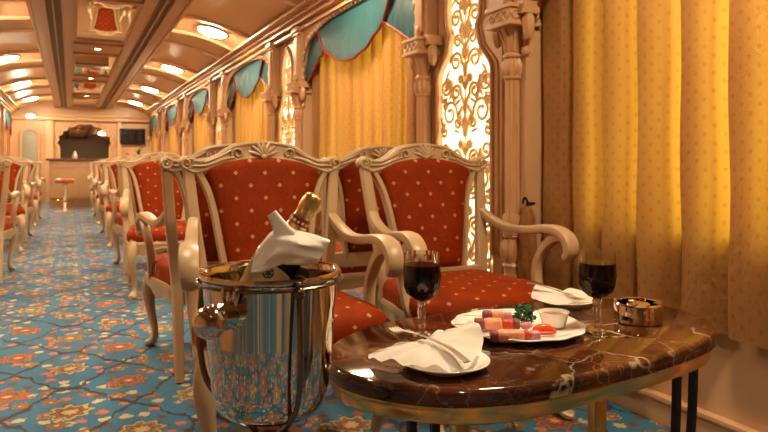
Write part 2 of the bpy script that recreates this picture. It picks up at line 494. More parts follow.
# cornices
n_t = 4
for X in ((lambda x: x), mir):
    bm = bmesh.new()
    for (x0, x1, z0, z1) in ((1.66, 1.84, 2.215, 2.235), (1.72, 1.84, 2.185, 2.218), (1.69, 1.84, 2.235, 2.262), (1.76, 1.83, 2.150, 2.185), (1.785, 1.83, 2.095, 2.12)):
        a, b = sorted((X(x0), X(x1))); box(bm, a, b, YB, YE, z0, z1, .006)
    struct('trim_%d' % n_t, bm, 'wall'); n_t += 1

# beaded edge round each window arch
bm = bmesh.new()
for (y0, y1) in windows:
    if y1 < 0: continue
    ap = arch_pts(y0, y1, 30)
    path = [ap[2]] + ap[3:-3] + [ap[-3]]
    dense = cr(path, 6); acc = 0; last = dense[0]
    for p in dense:
        acc += math.dist(p, last); last = p
        if acc > .062:
            acc = 0
            ball(bm, (XF - .002, p[0], p[1]), .027, .6, 1, 1, 8)
struct('trim_%d' % n_t, bm, 'carved'); n_t += 1

# ------------------------------------------------------------------ ceiling lamps
def make_lamp():
    t = thing('ceiling_lamp', '', 'ceiling light')
    bm = bmesh.new(); lathe(bm, [(.165, 0), (.175, -.012), (.165, -.022), (.150, -.020), (.150, 0)], 32); obj('lamp_rim', bm, 'brass', t)
    bm = bmesh.new(); lathe(bm, [(.150, -.008), (.140, -.030), (.10, -.046), (.05, -.052), (.002, -.053)], 28); obj('lamp_glass', bm, 'lamp', t)
    return t
lamp = make_lamp(); first = True
ordn = ['nearest', 'second', 'third', 'fourth', 'fifth', 'sixth', 'seventh']
for side, sx, lx in (('right', 1, 1.38), ('left', -1, mir(1.38))):
    vis = 0
    for y in lamp_y:
        if (side == 'left' and y < 3) or y < 0: continue
        o = lamp if first else copy_tree(lamp)
        first = False
        o.location = (lx, y, 2.372); o.rotation_euler = (0, sx * .24, 0)
        seen = y > (6 if side == 'right' else 8)
        if seen:
            o['label'] = 'glowing oval ceiling light on the %s vault, %s from the camera' % (side, ordn[vis]); vis += 1
        else:
            o['label'] = 'oval ceiling light on the %s vault above the near tables, out of frame' % side
        o['group'] = 'oval ceiling lights'
# ceiling mirrors and downlights
mp = thing('ceiling_mirror', '', 'mirror', (CX, 0, 2.322), 0, 'mirror panels in the ceiling box')
bm = bmesh.new(); box(bm, -.235, .235, .07, 2.03, -.008, .002); obj('mirror_glass', bm, 'mirror', mp)
bm = bmesh.new()
for a in ((-.262, -.235, .04, 2.06), (.235, .262, .04, 2.06), (-.235, .235, .04, .07), (-.235, .235, 2.03, 2.06)):
    box(bm, *a, -.016, .002, .004)
obj('mirror_frame', bm, 'box', mp)
names = {2: 'large mirror panel in the ceiling box nearest the camera, reflecting red upholstery', 3: 'middle mirror panel in the ceiling box', 4: 'farther small mirror panel in the ceiling box', 5: 'last mirror panel of the ceiling box by the bar'}
for k in (2, 3, 4, 5):
    o = mp if k == 2 else copy_tree(mp)
    o.location = (CX, 3.03 * k - .15, 2.322); o['label'] = names[k]
dl = thing('downlight', '', 'spotlight', (CX, 0, 2.30), 0, 'small downlights in the ceiling box')
bm = bmesh.new(); lathe(bm, [(.045, .02), (.048, -.006), (.034, -.008), (.034, .02)], 20); obj('downlight_ring', bm, 'brass', dl)
bm = bmesh.new(); lathe(bm, [(.033, .004), (.033, -.004), (.002, -.005)], 16); obj('bulb', bm, 'spot', dl)
dn = {2: 'small round downlight between the two nearest ceiling mirrors', 3: 'small downlight before the third ceiling mirror', 4: 'small downlight before the last ceiling mirror', 5: 'small downlight at the bar end of the ceiling box'}
dn.update({-1: 'small downlight behind the camera, out of frame, added as front light', 0: 'small downlight above the front chairs, out of frame', 1: 'small downlight above the second table, out of frame'})  # unseen ones extend the row; the one behind the camera adds front light
for k in (2, 3, 4, -1, 0, 1):
    sl = bpy.data.lights.new('downlight_beam', 'SPOT'); sl.energy = 80 if k == -1 else 65; sl.color = (1, .80, .55); sl.spot_size = radians(115); sl.spot_blend = .7; sl.shadow_soft_size = .035
    so_ = bpy.data.objects.new('downlight_beam', sl); COL.objects.link(so_); so_.location = (CX, 3.03 * k + 2.45, 2.31)
    o = dl if k == 2 else copy_tree(dl)
    o.location = (CX, 3.03 * k + 2.45, 2.322); o['label'] = dn[k]
# ------------------------------------------------------------------ columns beside the lattice
def make_column():
    t = thing('carved_column', '', 'column')
    def obj(name, bm, m, parent):
        if name != 'upper_pilaster':
            for v in bm.verts:
                k = .88 if name in ('capital', 'cone_bracket', 'plinth') else .74 if name != 'shaft' else .66
                v.co.x *= k; v.co.y *= k
        return globals()['obj'](name, bm, m, parent)
    fl = lambda n, d: (lambda a, z: 1 + d * cos(n * a))
    bm = bmesh.new(); box(bm, -.075, .075, -.075, .075, 0, .40, .008); box(bm, -.085, .085, -.085, .085, .385, .41, .006); obj('plinth', bm, 'carved', t)
    bm = bmesh.new()
    lathe(bm, [(.072, .41), (.074, .425), (.055, .44), (.050, .47), (.062, .49), (.050, .505)], 32)
    lathe(bm, [(.050, .50), (.066, .525), (.072, .56), (.064, .59), (.050, .61)], 40, None, fl(10, .11))
    lathe(bm, [(.050, .61), (.060, .62), (.050, .635)], 32)
    lathe(bm, [(.062, .63), (.060, .655), (.064, .68), (.060, .70), (.054, .72)], 40, None, fl(8, .10)); obj('base_bulb', bm, 'carved', t)
    bm = bmesh.new(); lathe(bm, [(.054, .71), (.052, .72), (.050, 1.0), (.048, 1.33), (.049, 1.335)], 60, None, fl(10, .085)); obj('shaft', bm, 'carved', t)
    bm = bmesh.new()
    lathe(bm, [(.050, 1.325), (.056, 1.333), (.050, 1.343)], 40, None, fl(20, .03))
    lathe(bm, [(.048, 1.335), (.060, 1.355), (.064, 1.38), (.056, 1.405), (.046, 1.42)], 48, None, fl(10, .11))
    lathe(bm, [(.046, 1.415), (.060, 1.425), (.060, 1.435), (.046, 1.445)], 32)
    lathe(bm, [(.046, 1.44), (.050, 1.47), (.062, 1.51), (.084, 1.552), (.09, 1.56)], 48, None, lambda a, z: 1 + .05 * cos(9 * a + 40 * (z - 1.44)) * min(1, (z - 1.43) * 12))
    for k in range(9):
        a = 2 * pi * k / 9
        sweep(bm, [(.050 * cos(a), .050 * sin(a), 1.45, .016, .008), (.062 * cos(a + .1), .062 * sin(a + .1), 1.50, .022, .012), (.088 * cos(a), .088 * sin(a), 1.548, .010, .016)], (cos(a), sin(a), 0), 3, 6, 1)
    obj('bell', bm, 'carved', t)
    bm = bmesh.new()
    box(bm, -.098, .098, -.108, .108, 1.555, 1.572, .005); box(bm, -.088, .088, -.098, .098, 1.57, 1.632, .004); box(bm, -.100, .100, -.112, .112, 1.63, 1.648, .005)
    for fx, fy, ux, uy in ((-1, 0, 0, 1), (0, 1, 1, 0), (0, -1, 1, 0)):     # interlaced bands on the faces
        for ph in (0, pi):
            pts = []
            for i in range(25):
                q = -.085 + .17 * i / 24; w = .018 * sin(i / 24 * 3 * pi + ph)
                rx, ry = (.089, 0) if fx else (0, .099)
                pts.append((fx * .089 + ux * q, fy * .099 + uy * q, 1.601 + w))
            tube(bm, pts, .006, ref=(fx, fy, 0), sub=1, seg=6)
    obj('capital', bm, 'carved', t)
    for s in (-1, 1):                                                       # hanging pine-cone brackets
        bm = bmesh.new()
        box(bm, -.045, .055, *sorted((s * .09, s * .150)), 1.60, 1.655, .008)
        lathe(bm, [(.004, 1.485), (.016, 1.492), (.028, 1.52), (.032, 1.55), (.029, 1.58), (.022, 1.60)], 24, Matrix.Translation((0, s * .128, 0)), lambda a, z: 1 + .12 * cos(6 * a + 240 * z) + .06 * cos(230 * z))
        obj('cone_bracket', bm, 'carved', t)
    bm = bmesh.new()
    box(bm, -.015, .10, -.070, .070, 1.645, 2.10, .006); box(bm, -.032, .0, -.040, .040, 1.68, 2.05, .008)
    ball(bm, (-.030, 0, 1.69), .03, .6, 1, 1.3); box(bm, -.045, .10, -.085, .085, 2.085, 2.13, .008); box(bm, -.030, .10, -.078, .078, 2.06, 2.085, .006)
    obj('upper_pilaster', bm, 'carved', t)
    return t
column = None

# ------------------------------------------------------------------ lattice screens
def lat_outline(n=1):
    R = [(.260, .40), (.260, .8), (.260, 1.2), (.260, 1.38), (.250, 1.44), (.198, 1.50), (.160, 1.545), (.140, 1.60), (.128, 1.645), (.150, 1.68), (.160, 1.74), (.158, 1.82), (.135, 1.90), (.085, 1.965), (.03, 2.01), (0, 2.035)]
    L = [(-a, b) for a, b in R[:-1]][::-1]
    return cr(R + L, 3)
def half_width(z):
    pts = [p for p in lat_outline() if p[0] >= 0]
    for a, b in zip(pts, pts[1:]):
        if a[1] <= z <= b[1]:
            k = (z - a[1]) / max(1e-6, b[1] - a[1]); return a[0] + (b[0] - a[0]) * k
    return .245
def make_lattice():
    t = thing('lattice_screen', '', 'lattice panel')
    # faces -x ; local a along y
    bm = bmesh.new(); outl = lat_outline()
    v = [bm.verts.new((.030, a, b)) for a, b in outl]; w = [bm.verts.new((.040, a, b)) for a, b in outl]
    bm.faces.new(v); bm.faces.new(w[::-1])
    for i in range(len(v)):
        j = (i + 1) % len(v); bm.faces.new((v[i], v[j], w[j], w[i]))
    obj('glowing_backing', bm, 'glow', t)
    bm = bmesh.new()
    outer = []
    for a, b in outl:
        outer.append((.335 if a > 0.001 else (-.335 if a < -.001 else 0), b))
    for (a0, a1) in ((0, len(outl)),):
        right = [p for p in outl if p[0] >= -1e-6 and True]
    R = [p for p in outl if p[0] >= 0]; L = [(-a, b) for a, b in R]
    for side, S in ((1, R), (-1, L)):
        strip(bm, S, [(side * .335, b) for a, b in S], lambda a, b: V((.0, a, b)), lambda a, b: V((.045, a, b)))
    box(bm, 0, .045, -.335, .335, 2.035, 2.09); box(bm, 0, .045, -.335, .335, .10, .40)
    obj('carved_board', bm, 'carved', t)
    bm = bmesh.new()
    sweep(bm, [(-.004, a, b, .022, .024) for a, b in outl[:-1]], (1, 0, 0), 1, 8, .8, True, False)
    k2 = [(a * 1.14 + math.copysign(.012, a), b + (.02 if b > 1.9 else 0)) for a, b in outl[:-1]]
    sweep(bm, [(-.002, a, b, .012, .014) for a, b in k2], (1, 0, 0), 1, 6, 1, True, False)
    obj('frame_moulding', bm, 'carved', t)
    bm = bmesh.new()
    rr = .0108
    def curve(pts, r0=rr, r1=None):
        r1 = r1 or r0; n = len(pts)
        for s in (1, -1):
            sweep(bm, [(.012, s * a, b, 2 * (r0 + (r1 - r0) * i / (n - 1)), 1.6 * (r0 + (r1 - r0) * i / (n - 1))) for i, (a, b) in enumerate(pts)], (1, 0, 0), 1, 6, 1)
    def spiral(c, r, a0, turns, start=None, r_end=.28):
        pts = []; n = int(abs(turns) * 16)
        for i in range(n + 1):
            q = i / n; rad = r * (1 - (1 - r_end) * q); an = a0 + turns * 2 * pi * q
            pts.append((c[0] + rad * cos(an), c[1] + rad * sin(an)))
        if start: pts = cr(start + pts[:1], 5)[:-1] + pts
        curve(pts, rr * 1.1, rr * .8)
        e = pts[-1]
        for s in (1, -1): ball(bm, (.012, s * e[0], e[1]), .013, .7, 1, 1, 8)
    def leaf(p, q, w):
        for s in (1, -1):
            m = ((p[0] + q[0]) / 2, (p[1] + q[1]) / 2)
            sweep(bm, [(.012, s * p[0], p[1], .006, .010), (.012, s * m[0], m[1], w, .016), (.012, s * q[0], q[1], .004, .008)], (1, 0, 0), 4, 6, 1)
    z = .40; u = .345
    for rep in range(3):
        z0 = .40 + rep * u
        spiral((.150, z0 + .125), .074, -pi * .95, -1.35, [(.004, z0), (.03, z0 + .07)])
        spiral((.085, z0 + .235), .046, -pi * .9, -1.3, [(.004, z0 + .12), (.015, z0 + .18)])
        spiral((.190, z0 + .275), .050, pi * .95, 1.3, [(.10, z0 + .19), (.13, z0 + .23)])
        spiral((.075, z0 + .075), .036, pi * .5, 1.25, [(.03, z0 + .16), (.05, z0 + .13)])
        spiral((.200, z0 + .175), .026, pi * .4, 1.2, [(.235, z0 + .235), (.232, z0 + .20)]); spiral((.045, z0 + .30), .024, -pi * .8, -1.2, [(.004, z0 + .25), (.012, z0 + .28)])
        leaf((.03, z0 + .09), (.075, z0 + .135), .02); leaf((.16, z0 + .20), (.12, z0 + .255), .022)
        spiral((.205, z0 + .03), .036, pi * .6, -1.2, [(.235, z0 + .11), (.23, z0 + .08)])
        leaf((.0, z0 + .24), (.055, z0 + .335), .026); leaf((.10, z0 + .17), (.04, z0 + .20), .022); leaf((.235, z0 + .20), (.17, z0 + .215), .024); leaf((.05, z0 + .02), (.12, z0 + .04), .02)
        curve([(.0, z0 + .02), (.022, z0 + .05), (.012, z0 + .09), (0, z0 + .115)])
    z0 = 1.435
    spiral((.088, z0 + .055), .055, -pi * .95, -1.35, [(.004, z0 - .03), (.015, z0 + .03)])
    spiral((.175, z0 - .045), .036, pi * .9, 1.25, [(.12, z0 - .09), (.13, z0 - .06)]); spiral((.045, z0 + .225), .022, pi * .5, 1.1, [(.004, z0 + .17), (.02, z0 + .20)]); spiral((.040, z0 + .34), .020, -pi * .8, -1.1, [(.004, z0 + .29), (.01, z0 + .32)]); leaf((.155, z0 + .05), (.125, z0 + .11), .02); leaf((.135, z0 + .24), (.105, z0 + .20), .02)
    leaf((.15, z0 + .02), (.20, z0 - .03), .02); leaf((.0, z0 + .05), (.04, z0 + .13), .022)
    spiral((.070, z0 + .165), .042, -pi * .9, -1.3, [(.004, z0 + .08), (.012, z0 + .13)])
    spiral((.088, z0 + .285), .050, -pi * .95, -1.35, [(.004, z0 + .19), (.018, z0 + .24)])
    spiral((.055, z0 + .385), .040, -pi * .9, -1.25, [(.004, z0 + .31), (.01, z0 + .35)])
    leaf((.13, z0 + .36), (.06, z0 + .43), .022); leaf((.0, z0 + .42), (.035, z0 + .50), .02)
    sweep(bm, [(.012, 0, .40, .012, .012), (.012, 0, 2.03, .010, .012)], (1, 0, 0), 1, 6, 1)
    obj('gold_scrollwork', bm, 'gold', t)
    return t
lattice = None
dist_words = ['nearest the camera', 'second from the camera', 'third from the camera', 'fourth from the camera', 'fifth and farthest']
for i, pc in enumerate([p for p in piers if p > 2]):
    w = dist_words[min(i, 4)]
    if lattice is None: lattice = make_lattice(); o = lattice
    else: o = copy_tree(lattice)
    o.location = (1.853, pc + .06, 0)
    tag(o, 'glowing gold scrollwork lattice between carved columns, %s' % w, 'lattice panel', 'backlit lattice screens along the right wall')
    for s, wd in ((-1, 'near'), (1, 'far')):
        if column is None: column = make_column(); c = column
        else: c = copy_tree(column)
        c.location = (1.80, pc + s * HP - (.03 if s < 0 else 0), 0)
        tag(c, 'carved peach column on the %s side of the lattice %s' % (wd, w), 'column', 'carved columns along the right wall')

# ------------------------------------------------------------------ curtains and valances
def curtain_mesh(y0, y1, z0, z1, period=.165, amp=.036, seed=1, x0=1.915, overlap=True):
    rnd = random.Random(seed); base = [] ; y = y0
    while y < y1:
        p = period * rnd.uniform(.8, 1.25); a = amp * rnd.uniform(.75, 1.2)
        # a pleat laid over itself: forward in front, back underneath, forward behind
        base += [(y, a * .0), (y + .12 * p, -a * .75), (y + .40 * p, -a), (y + .66 * p, -a * .9), (y + .74 * p, -a * .5), (y + .60 * p, a * .0), (y + .30 * p, a * .35), (y + .22 * p, a * .75), (y + .45 * p, a * 1.0), (y + .80 * p, a * .75)]
        y += p
    path = cr(base, 4); bm = bmesh.new()
    nz = 22; rows = []; L = [0]
    for a, b in zip(path, path[1:]): L.append(L[-1] + math.dist(a, b))
    uvd = {}
    for j in range(nz + 1):
        q = j / nz; z = z0 + (z1 - z0) * q; row = []
        for i, (yy, xx) in enumerate(path):
            fl = 1 + .25 * (1 - q) * sin(i * .13 + seed)
            jit = .006 * sin(z * 9 + i * .21) * (1 - q)
            v = bm.verts.new((x0 + xx * fl, yy + jit, z)); uvd[v] = (L[i], z); row.append(v)
        rows.append(row)
    uvl = bm.loops.layers.uv.new('uv')
    for A, B in zip(rows, rows[1:]):
        for i in range(len(path) - 1):
            f = bm.faces.new((A[i], A[i + 1], B[i + 1], B[i])); f.smooth = True
            for lp in f.loops: lp[uvl].uv = uvd[lp.vert]
    return bm
def make_curtain(y0, y1, seed, label, z1=2.06, **kw):
    bm = curtain_mesh(y0, y1, .39, z1, seed=seed, **kw)
    o = obj('gold_curtain', bm, 'curtain', None, 180)
    return tag(o, label, 'curtain', 'gold curtains in the arched windows')

def swag_mesh(top, bot, x, bulge, n=8):
    """cloth between a top and a bottom polyline (y,z)"""
    bm = bmesh.new(); rows = []
    for j in range(n + 1):
        q = j / n; row = []
        for i, (a, b) in enumerate(zip(top, bot)):
            y = a[0] + (b[0] - a[0]) * q; z = a[1] + (b[1] - a[1]) * q
            xx = x - bulge * sin(q * pi * .75) - .008 * sin(i * 1.9) * q
            row.append(bm.verts.new((xx, y, z)))
        rows.append(row)
    for A, B in zip(rows, rows[1:]):
        for i in range(len(A) - 1): bm.faces.new((A[i], A[i + 1], B[i + 1], B[i]))
    edge = [v.co.copy() for v in rows[-1]]
    bmesh.ops.solidify(bm, geom=bm.faces[:], thickness=.004)
    return bm, edge
def make_valance(y0, y1, label):
    t = thing('scalloped_valance', label, 'valance', (0, y0, 0), 0, 'teal valances in the arched windows')
    w = y1 - y0
    tops = lambda y: max(z for z in [ARCH_SP + (ARCH_TOP - ARCH_SP) * max(0.0, 1 - abs((y - w / 2) / (w / 2)) ** 2.6) ** .45]) + .02
    N = 20
    def piece(a, b, low, x, nm, cl=True):
        T = []; B = []
        for i in range(N + 1):
            q = i / N; y = a + (b - a) * q; zt = min(tops(y), 2.09)
            T.append((y, zt)); B.append((y, min(zt - .01, low(q))))
        bm, e = swag_mesh(T, B, x, .02)
        o = obj(nm, bm, 'teal', t, 60)
        bm = bmesh.new(); sweep(bm, [(p.x - .002, p.y, p.z, .016, .022) for p in e], (1, 0, 0), 1, 6, 1)
        obj('red_trim', bm, 'redtrim', o)
    piece(.02, .56, lambda q: 1.60 + .30 * q ** .8, 1.856, 'side_swag')
    piece(w - .56, w - .02, lambda q: 1.60 + .30 * (1 - q) ** .8, 1.856, 'side_swag')
    piece(.34, w - .34, lambda q: 2.03 - .33 * sin(pi * q) ** .62, 1.842, 'centre_swag')
    return t
wl = ['big teal scalloped valance with red trim over the nearest arched window', 'teal valance over the second arched window', 'teal valance over the third arched window', 'teal valance over the fourth arched window', 'teal valance over the farthest small arched window']
vis_w = [w for w in windows if w[1] > 1]
cn = ['gold curtain on the right behind the table', 'gold curtain in the arched window behind the chairs', 'gold curtain in the second arched window', 'gold curtain in the third arched window', 'gold curtain in the fourth arched window', 'gold curtain in the farthest arched window']
for i, (y0, y1) in enumerate(vis_w):
    make_curtain(y0 + (.02 if i else .0), y1 - (.10 if i else .13), 3 + i, cn[min(i, 5)])
    make_valance(y0, y1, 'teal valance with red trim at the top of the nearest window, mostly out of frame' if i == 0 else wl[min(i - 1, 4)])
# one bay on the left wall is seen past the far chairs
y0, y1 = windows[-1]
yy0, yy1 = y1 + 1.0 - .02, YE
t = None
bm = curtain_mesh(y0 + .02, y1 - .02, .39, 2.06, seed=21, x0=-1.305)
tag(obj('gold_curtain', bm, 'curtain', None, 180), 'gold curtain in the far window of the left wall', 'curtain')
va = make_valance(y0, y1, 'teal valance in the far window of the left wall'); va.location.x = 2 * CX; va.location.y = y1; va.rotation_euler = (0, 0, pi)
# gathered tail hanging from a hook beside the near column
t = thing('curtain_tieback', 'gathered gold tieback tail hanging from a dark hook beside the near column', 'tieback', (1.812, 2.300, .41)); t.scale = (.75, .75, 1.0)
bm = bmesh.new()
lathe(bm, [(.035, 0), (.046, .04), (.050, .14), (.047, .24), (.040, .30), (.026, .335), (.010, .35)], 28, None, lambda a, z: 1 + .16 * cos(5 * a + 9 * z) + .07 * cos(11 * a - 14 * z))
obj('gathered_cloth', bm, 'curtain', t, uvf=lambda c: (c.y * 2, c.z))
bm = bmesh.new(); tube(bm, [(0, 0, .34), (0, .0, .365), (-.008, .008, .385), (-.02, .012, .378), (-.024, .012, .36)], .007); tube(bm, [(0, 0, .37), (.03, .02, .36), (.075, .03, .36)], .007)
obj('hook', bm, 'black', t)

# ------------------------------------------------------------------ armchair
def backy(z): return .235 + .21 * (z - .46)
def make_chair():
    t = thing('carved_armchair', '', 'chair')
    # seat rail
    def seat_outline(k, n=44, grow=0.0):
        pts = []
        ctrl = [(-.235, .245), (-.262, .10), (-.292, -.10), (-.300, -.235), (-.262, -.292), (-.14, -.318), (0, -.328), (.14, -.318), (.262, -.292), (.300, -.235), (.292, -.10), (.262, .10), (.235, .245), (.10, .25), (-.10, .25)]
        return [(x * (1 + grow), y * (1 + grow)) for x, y in cr(ctrl, 5, True)]
    so = seat_outline(0)
    bm = bmesh.new()
    lo = []
    for x, y in so:
        dip = .022 * (abs(math.atan2(abs(x), -y)) < .35) if y < -.2 else 0
        lo.append(.318 + .02 * cos(6 * math.atan2(x, -y)) * (1 if y < 0 else .3))
    rings = [[bm.verts.new((x * g, y * g, z if z is not None else lo[i])) for i, (x, y) in enumerate(so)] for g, z in ((.93, None), (1.0, None), (1.015, .365), (1.03, .378), (1.015, .392), (.97, .395))]
    for A, B in zip(rings, rings[1:]):
        for i in range(len(so)): bm.faces.new((A[i], A[(i + 1) % len(so)], B[(i + 1) % len(so)], B[i]))
    bm.faces.new(rings[0][::-1]); bm.faces.new(rings[-1])
    for s in (-1, 1):   # carved leaf on the front apron
        sweep(bm, [(s * .01, -.335, .335, .012, .010), (s * .06, -.335, .352, .022, .014), (s * .13, -.326, .338, .008, .008)], (0, -1, 0), 3, 6, 1)
    ball(bm, (0, -.333, .345), .022, 1, .5, 1, 10)
    obj('seat_rail', bm, 'wood', t)
    # seat cushion
    bm = bmesh.new()
    lev = [(.985, .390), (1.005, .41), (1.008, .435), (.985, .458), (.93, .472), (.80, .486), (.60, .496), (.35, .502), (.12, .504)]
    rings = [[bm.verts.new((x * g, y * g, z)) for x, y in so] for g, z in lev]
    for A, B in zip(rings, rings[1:]):
        for i in range(len(so)): bm.faces.new((A[i], A[(i + 1) % len(so)], B[(i + 1) % len(so)], B[i]))
    bm.faces.new(rings[0][::-1]); bm.faces.new(rings[-1])
    obj('seat_cushion', bm, 'red', t, 60, uvf=lambda c: (c.x, c.y + (.46 - c.z if c.z < .46 else 0) * (-1 if c.y < 0 else 1)))
    # front legs
    for s in (-1, 1):
        bm = bmesh.new()
        sweep(bm, [(s * .255, -.255, .40, .066, .066), (s * .270, -.282, .345, .080, .080), (s * .280, -.300, .28, .068, .068), (s * .272, -.290, .19, .046, .046), (s * .256, -.265, .10, .034, .034), (s * .256, -.268, .045, .036, .036), (s * .272, -.300, .018, .058, .036), (s * .285, -.325, .014, .036, .028)], (s * .5, -1, .3), 5, 10, .9)
        obj('front_leg', bm, 'wood', t)
    # rear posts: foot to crest
    for s in (-1, 1):
        bm = bmesh.new()
        sweep(bm, [(s * .235, .365, 0, .036, .040), (s * .232, .315, .16, .042, .046), (s * .228, .262, .33, .048, .050), (s * .232, backy(.46), .46, .048, .048), (s * .262, backy(.70), .70, .046, .044), (s * .286, backy(.935), .935, .042, .040)], (0, 1, 0), 5, 8, .42)
        obj('rear_post', bm, 'wood', t)
    # back upholstery
    wz = cr([(.135, .50), (.146, .56), (.162, .65), (.178, .75), (.197, .83), (.225, .895), (.252, .93)], 3)
    top = lambda x: .925 + .056 * max(0, cos(min(1, abs(x) / .25) * pi / 2)) ** .8
    bm = bmesh.new(); rows = {1: [], -1: []}; NX = 18
    nR = len(wz)
    for face in (1, -1):
        for j, (w, z) in enumerate(wz):
            row = []
            for i in range(NX + 1):
                q = -1 + 2 * i / NX; x = w * q
                zz = z + (top(x) - .93) * max(0, (z - .5) / .43) ** 2 if z > .5 else z
                edge = (1 - abs(q) ** 6) * min(1, (j + .3) / 2.2) * min(1, (nR - 1 - j + .3) / 2.2)
                row.append(bm.verts.new((x, backy(zz) - face * (.012 + .026 * edge), zz)))
            rows[face].append(row)
    for face in (1, -1):
        R = rows[face]
        for A, B in zip(R, R[1:]):
            for i in range(NX): bm.faces.new((A[i], A[i + 1], B[i + 1], B[i]))
    F, K = rows[1], rows[-1]
    for j in range(nR - 1):
        bm.faces.new((F[j][0], F[j + 1][0], K[j + 1][0], K[j][0])); bm.faces.new((F[j][-1], F[j + 1][-1], K[j + 1][-1], K[j][-1]))
    for i in range(NX):
        bm.faces.new((F[0][i], F[0][i + 1], K[0][i + 1], K[0][i])); bm.faces.new((F[-1][i], F[-1][i + 1], K[-1][i + 1], K[-1][i]))
    obj('back_cushion', bm, 'red', t, 70, uvf=lambda c: (c.x + .056, c.z))
    # inner curved stiles
    for s in (-1, 1):
        bm = bmesh.new()
        sweep(bm, [(s * (w + .012), backy(z), z, .028, .044) for w, z in [(.13, .47), (.135, .51), (.146, .56), (.162, .65), (.178, .75), (.197, .83), (.225, .895), (.250, .93), (.272, .945)]], (0, 1, 0), 4, 8, .6)
        obj('back_stile', bm, 'wood', t)
    bm = bmesh.new(); box(bm, -.225, .225, .215, .258, .425, .50, .008)
    for s in (-1, 1):
        for k in range(3):
            sweep(bm, [(s * (.02 + .06 * k), .21, .44, .010, .010), (s * (.05 + .06 * k), .208, .475, .020, .014), (s * (.08 + .06 * k), .21, .45, .008, .008)], (0, -1, 0), 3, 6, 1)
    obj('lower_rail', bm, 'wood', t)
    # crest rail
    half_top = [(0, 1.030), (.045, 1.026), (.10, 1.018), (.14, 1.000), (.18, .972), (.22, .957), (.258, .958), (.288, .972)]
    half_bot = [(0, .968), (.045, .967), (.10, .962), (.14, .952), (.18, .940), (.22, .926), (.258, .915), (.288, .928)]
    A = cr([(-a, b) for a, b in half_top[::-1]] + half_top[1:], 4); B = cr([(-a, b) for a, b in half_bot[::-1]] + half_bot[1:], 4)
    bm = bmesh.new()
    strip(bm, A, B, lambda a, b: V((a, backy(b) - .022, b)), lambda a, b: V((a, backy(b) + .022, b)))
    for pts, r in ((A, .010), (B, .008)):
        for off in (-.020, .020):
            tube(bm, [(a, backy(b) + off, b) for a, b in pts[::2]], r, ref=(0, 1, 0), sub=1, seg=6)
    for s in (-1, 1):
        for off in (-.026, .026):     # scroll ends, C-scrolls and long leaves, front and back
            def yb(b): return backy(b) + off
            pts = [(s * (.291 + .025 * (1 - .75 * i / 20) * cos(2.6 + i * .42)), yb(.950), .950 + .026 * (1 - .75 * i / 20) * sin(2.6 + i * .42)) for i in range(21)]
            tube(bm, pts, .007, ref=(0, 1, 0), sub=1, seg=6)
            pts = [(s * (.100 + .024 * (1 - .7 * i / 18) * cos(-1.2 + i * .45)), yb(.985), .987 + .024 * (1 - .7 * i / 18) * sin(-1.2 + i * .45)) for i in range(19)]
            tube(bm, pts, .006, ref=(0, 1, 0), sub=1, seg=6)
            sweep(bm, [(s * .115, yb(.975), .972, .010, .014), (s * .160, yb(.965), .962, .020, .018), (s * .215, yb(.940), .941, .014, .014), (s * .275, yb(.938), .940, .006, .010)], (0, 1, 0), 4, 6, 1)
            sweep(bm, [(s * .125, yb(1.0), 1.000, .008, .012), (s * .165, yb(.978), .976, .012, .014), (s * .225, yb(.95), .952, .006, .010)], (0, 1, 0), 4, 6, 1)
        ball(bm, (s * .292, backy(.95), .950), .028, .95, .95, 1, 12)
    obj('crest_rail', bm, 'wood', t)
    bm = bmesh.new()
    for off in (-.028, .028):
        for k in range(-3, 4):
            a = k * .42
            sweep(bm, [(0, backy(.975) + off, .975, .008, .012), (.030 * sin(a), backy(1.0) + off * 1.05, .975 + .034 * cos(a), .018, .018), (.062 * sin(a), backy(1.02) + off * .8, .977 + .060 * cos(a), .010, .010)], (0, 1, 0), 4, 6, 1)
        ball(bm, (0, backy(.975) + off, .974), .013, 1.2, .8, 1, 8)
    obj('carved_shell', bm, 'wood', t)
    # arms
    for s in (-1, 1):
        bm = bmesh.new()
        sweep(bm, [(s * .268, backy(.72) - .005, .735, .040, .036), (s * .278, .22, .700, .046, .038), (s * .288, .11, .672, .050, .036), (s * .300, .00, .672, .053, .036), (s * .312, -.11, .686, .058, .036), (s * .319, -.19, .684, .062, .040), (s * .323, -.245, .655, .062, .044), (s * .322, -.260, .612, .058, .044), (s * .319, -.240, .584, .048, .030)], (1 * s, 0, .0), 5, 10, .6)
        # section uses ref = x, so swap w/h roles
        o = obj('arm', bm, 'wood', t)
        bm = bmesh.new()
        sweep(bm, [(s * .283, -.125, .385, .048, .044), (s * .292, -.095, .45, .042, .040), (s * .302, -.078, .53, .040, .038), (s * .312, -.105, .60, .042, .036), (s * .317, -.160, .648, .044, .040), (s * .320, -.21, .660, .040, .030)], (s, 0, 0), 5, 10, .6)
        obj('arm_support', bm, 'wood', t)
    return t
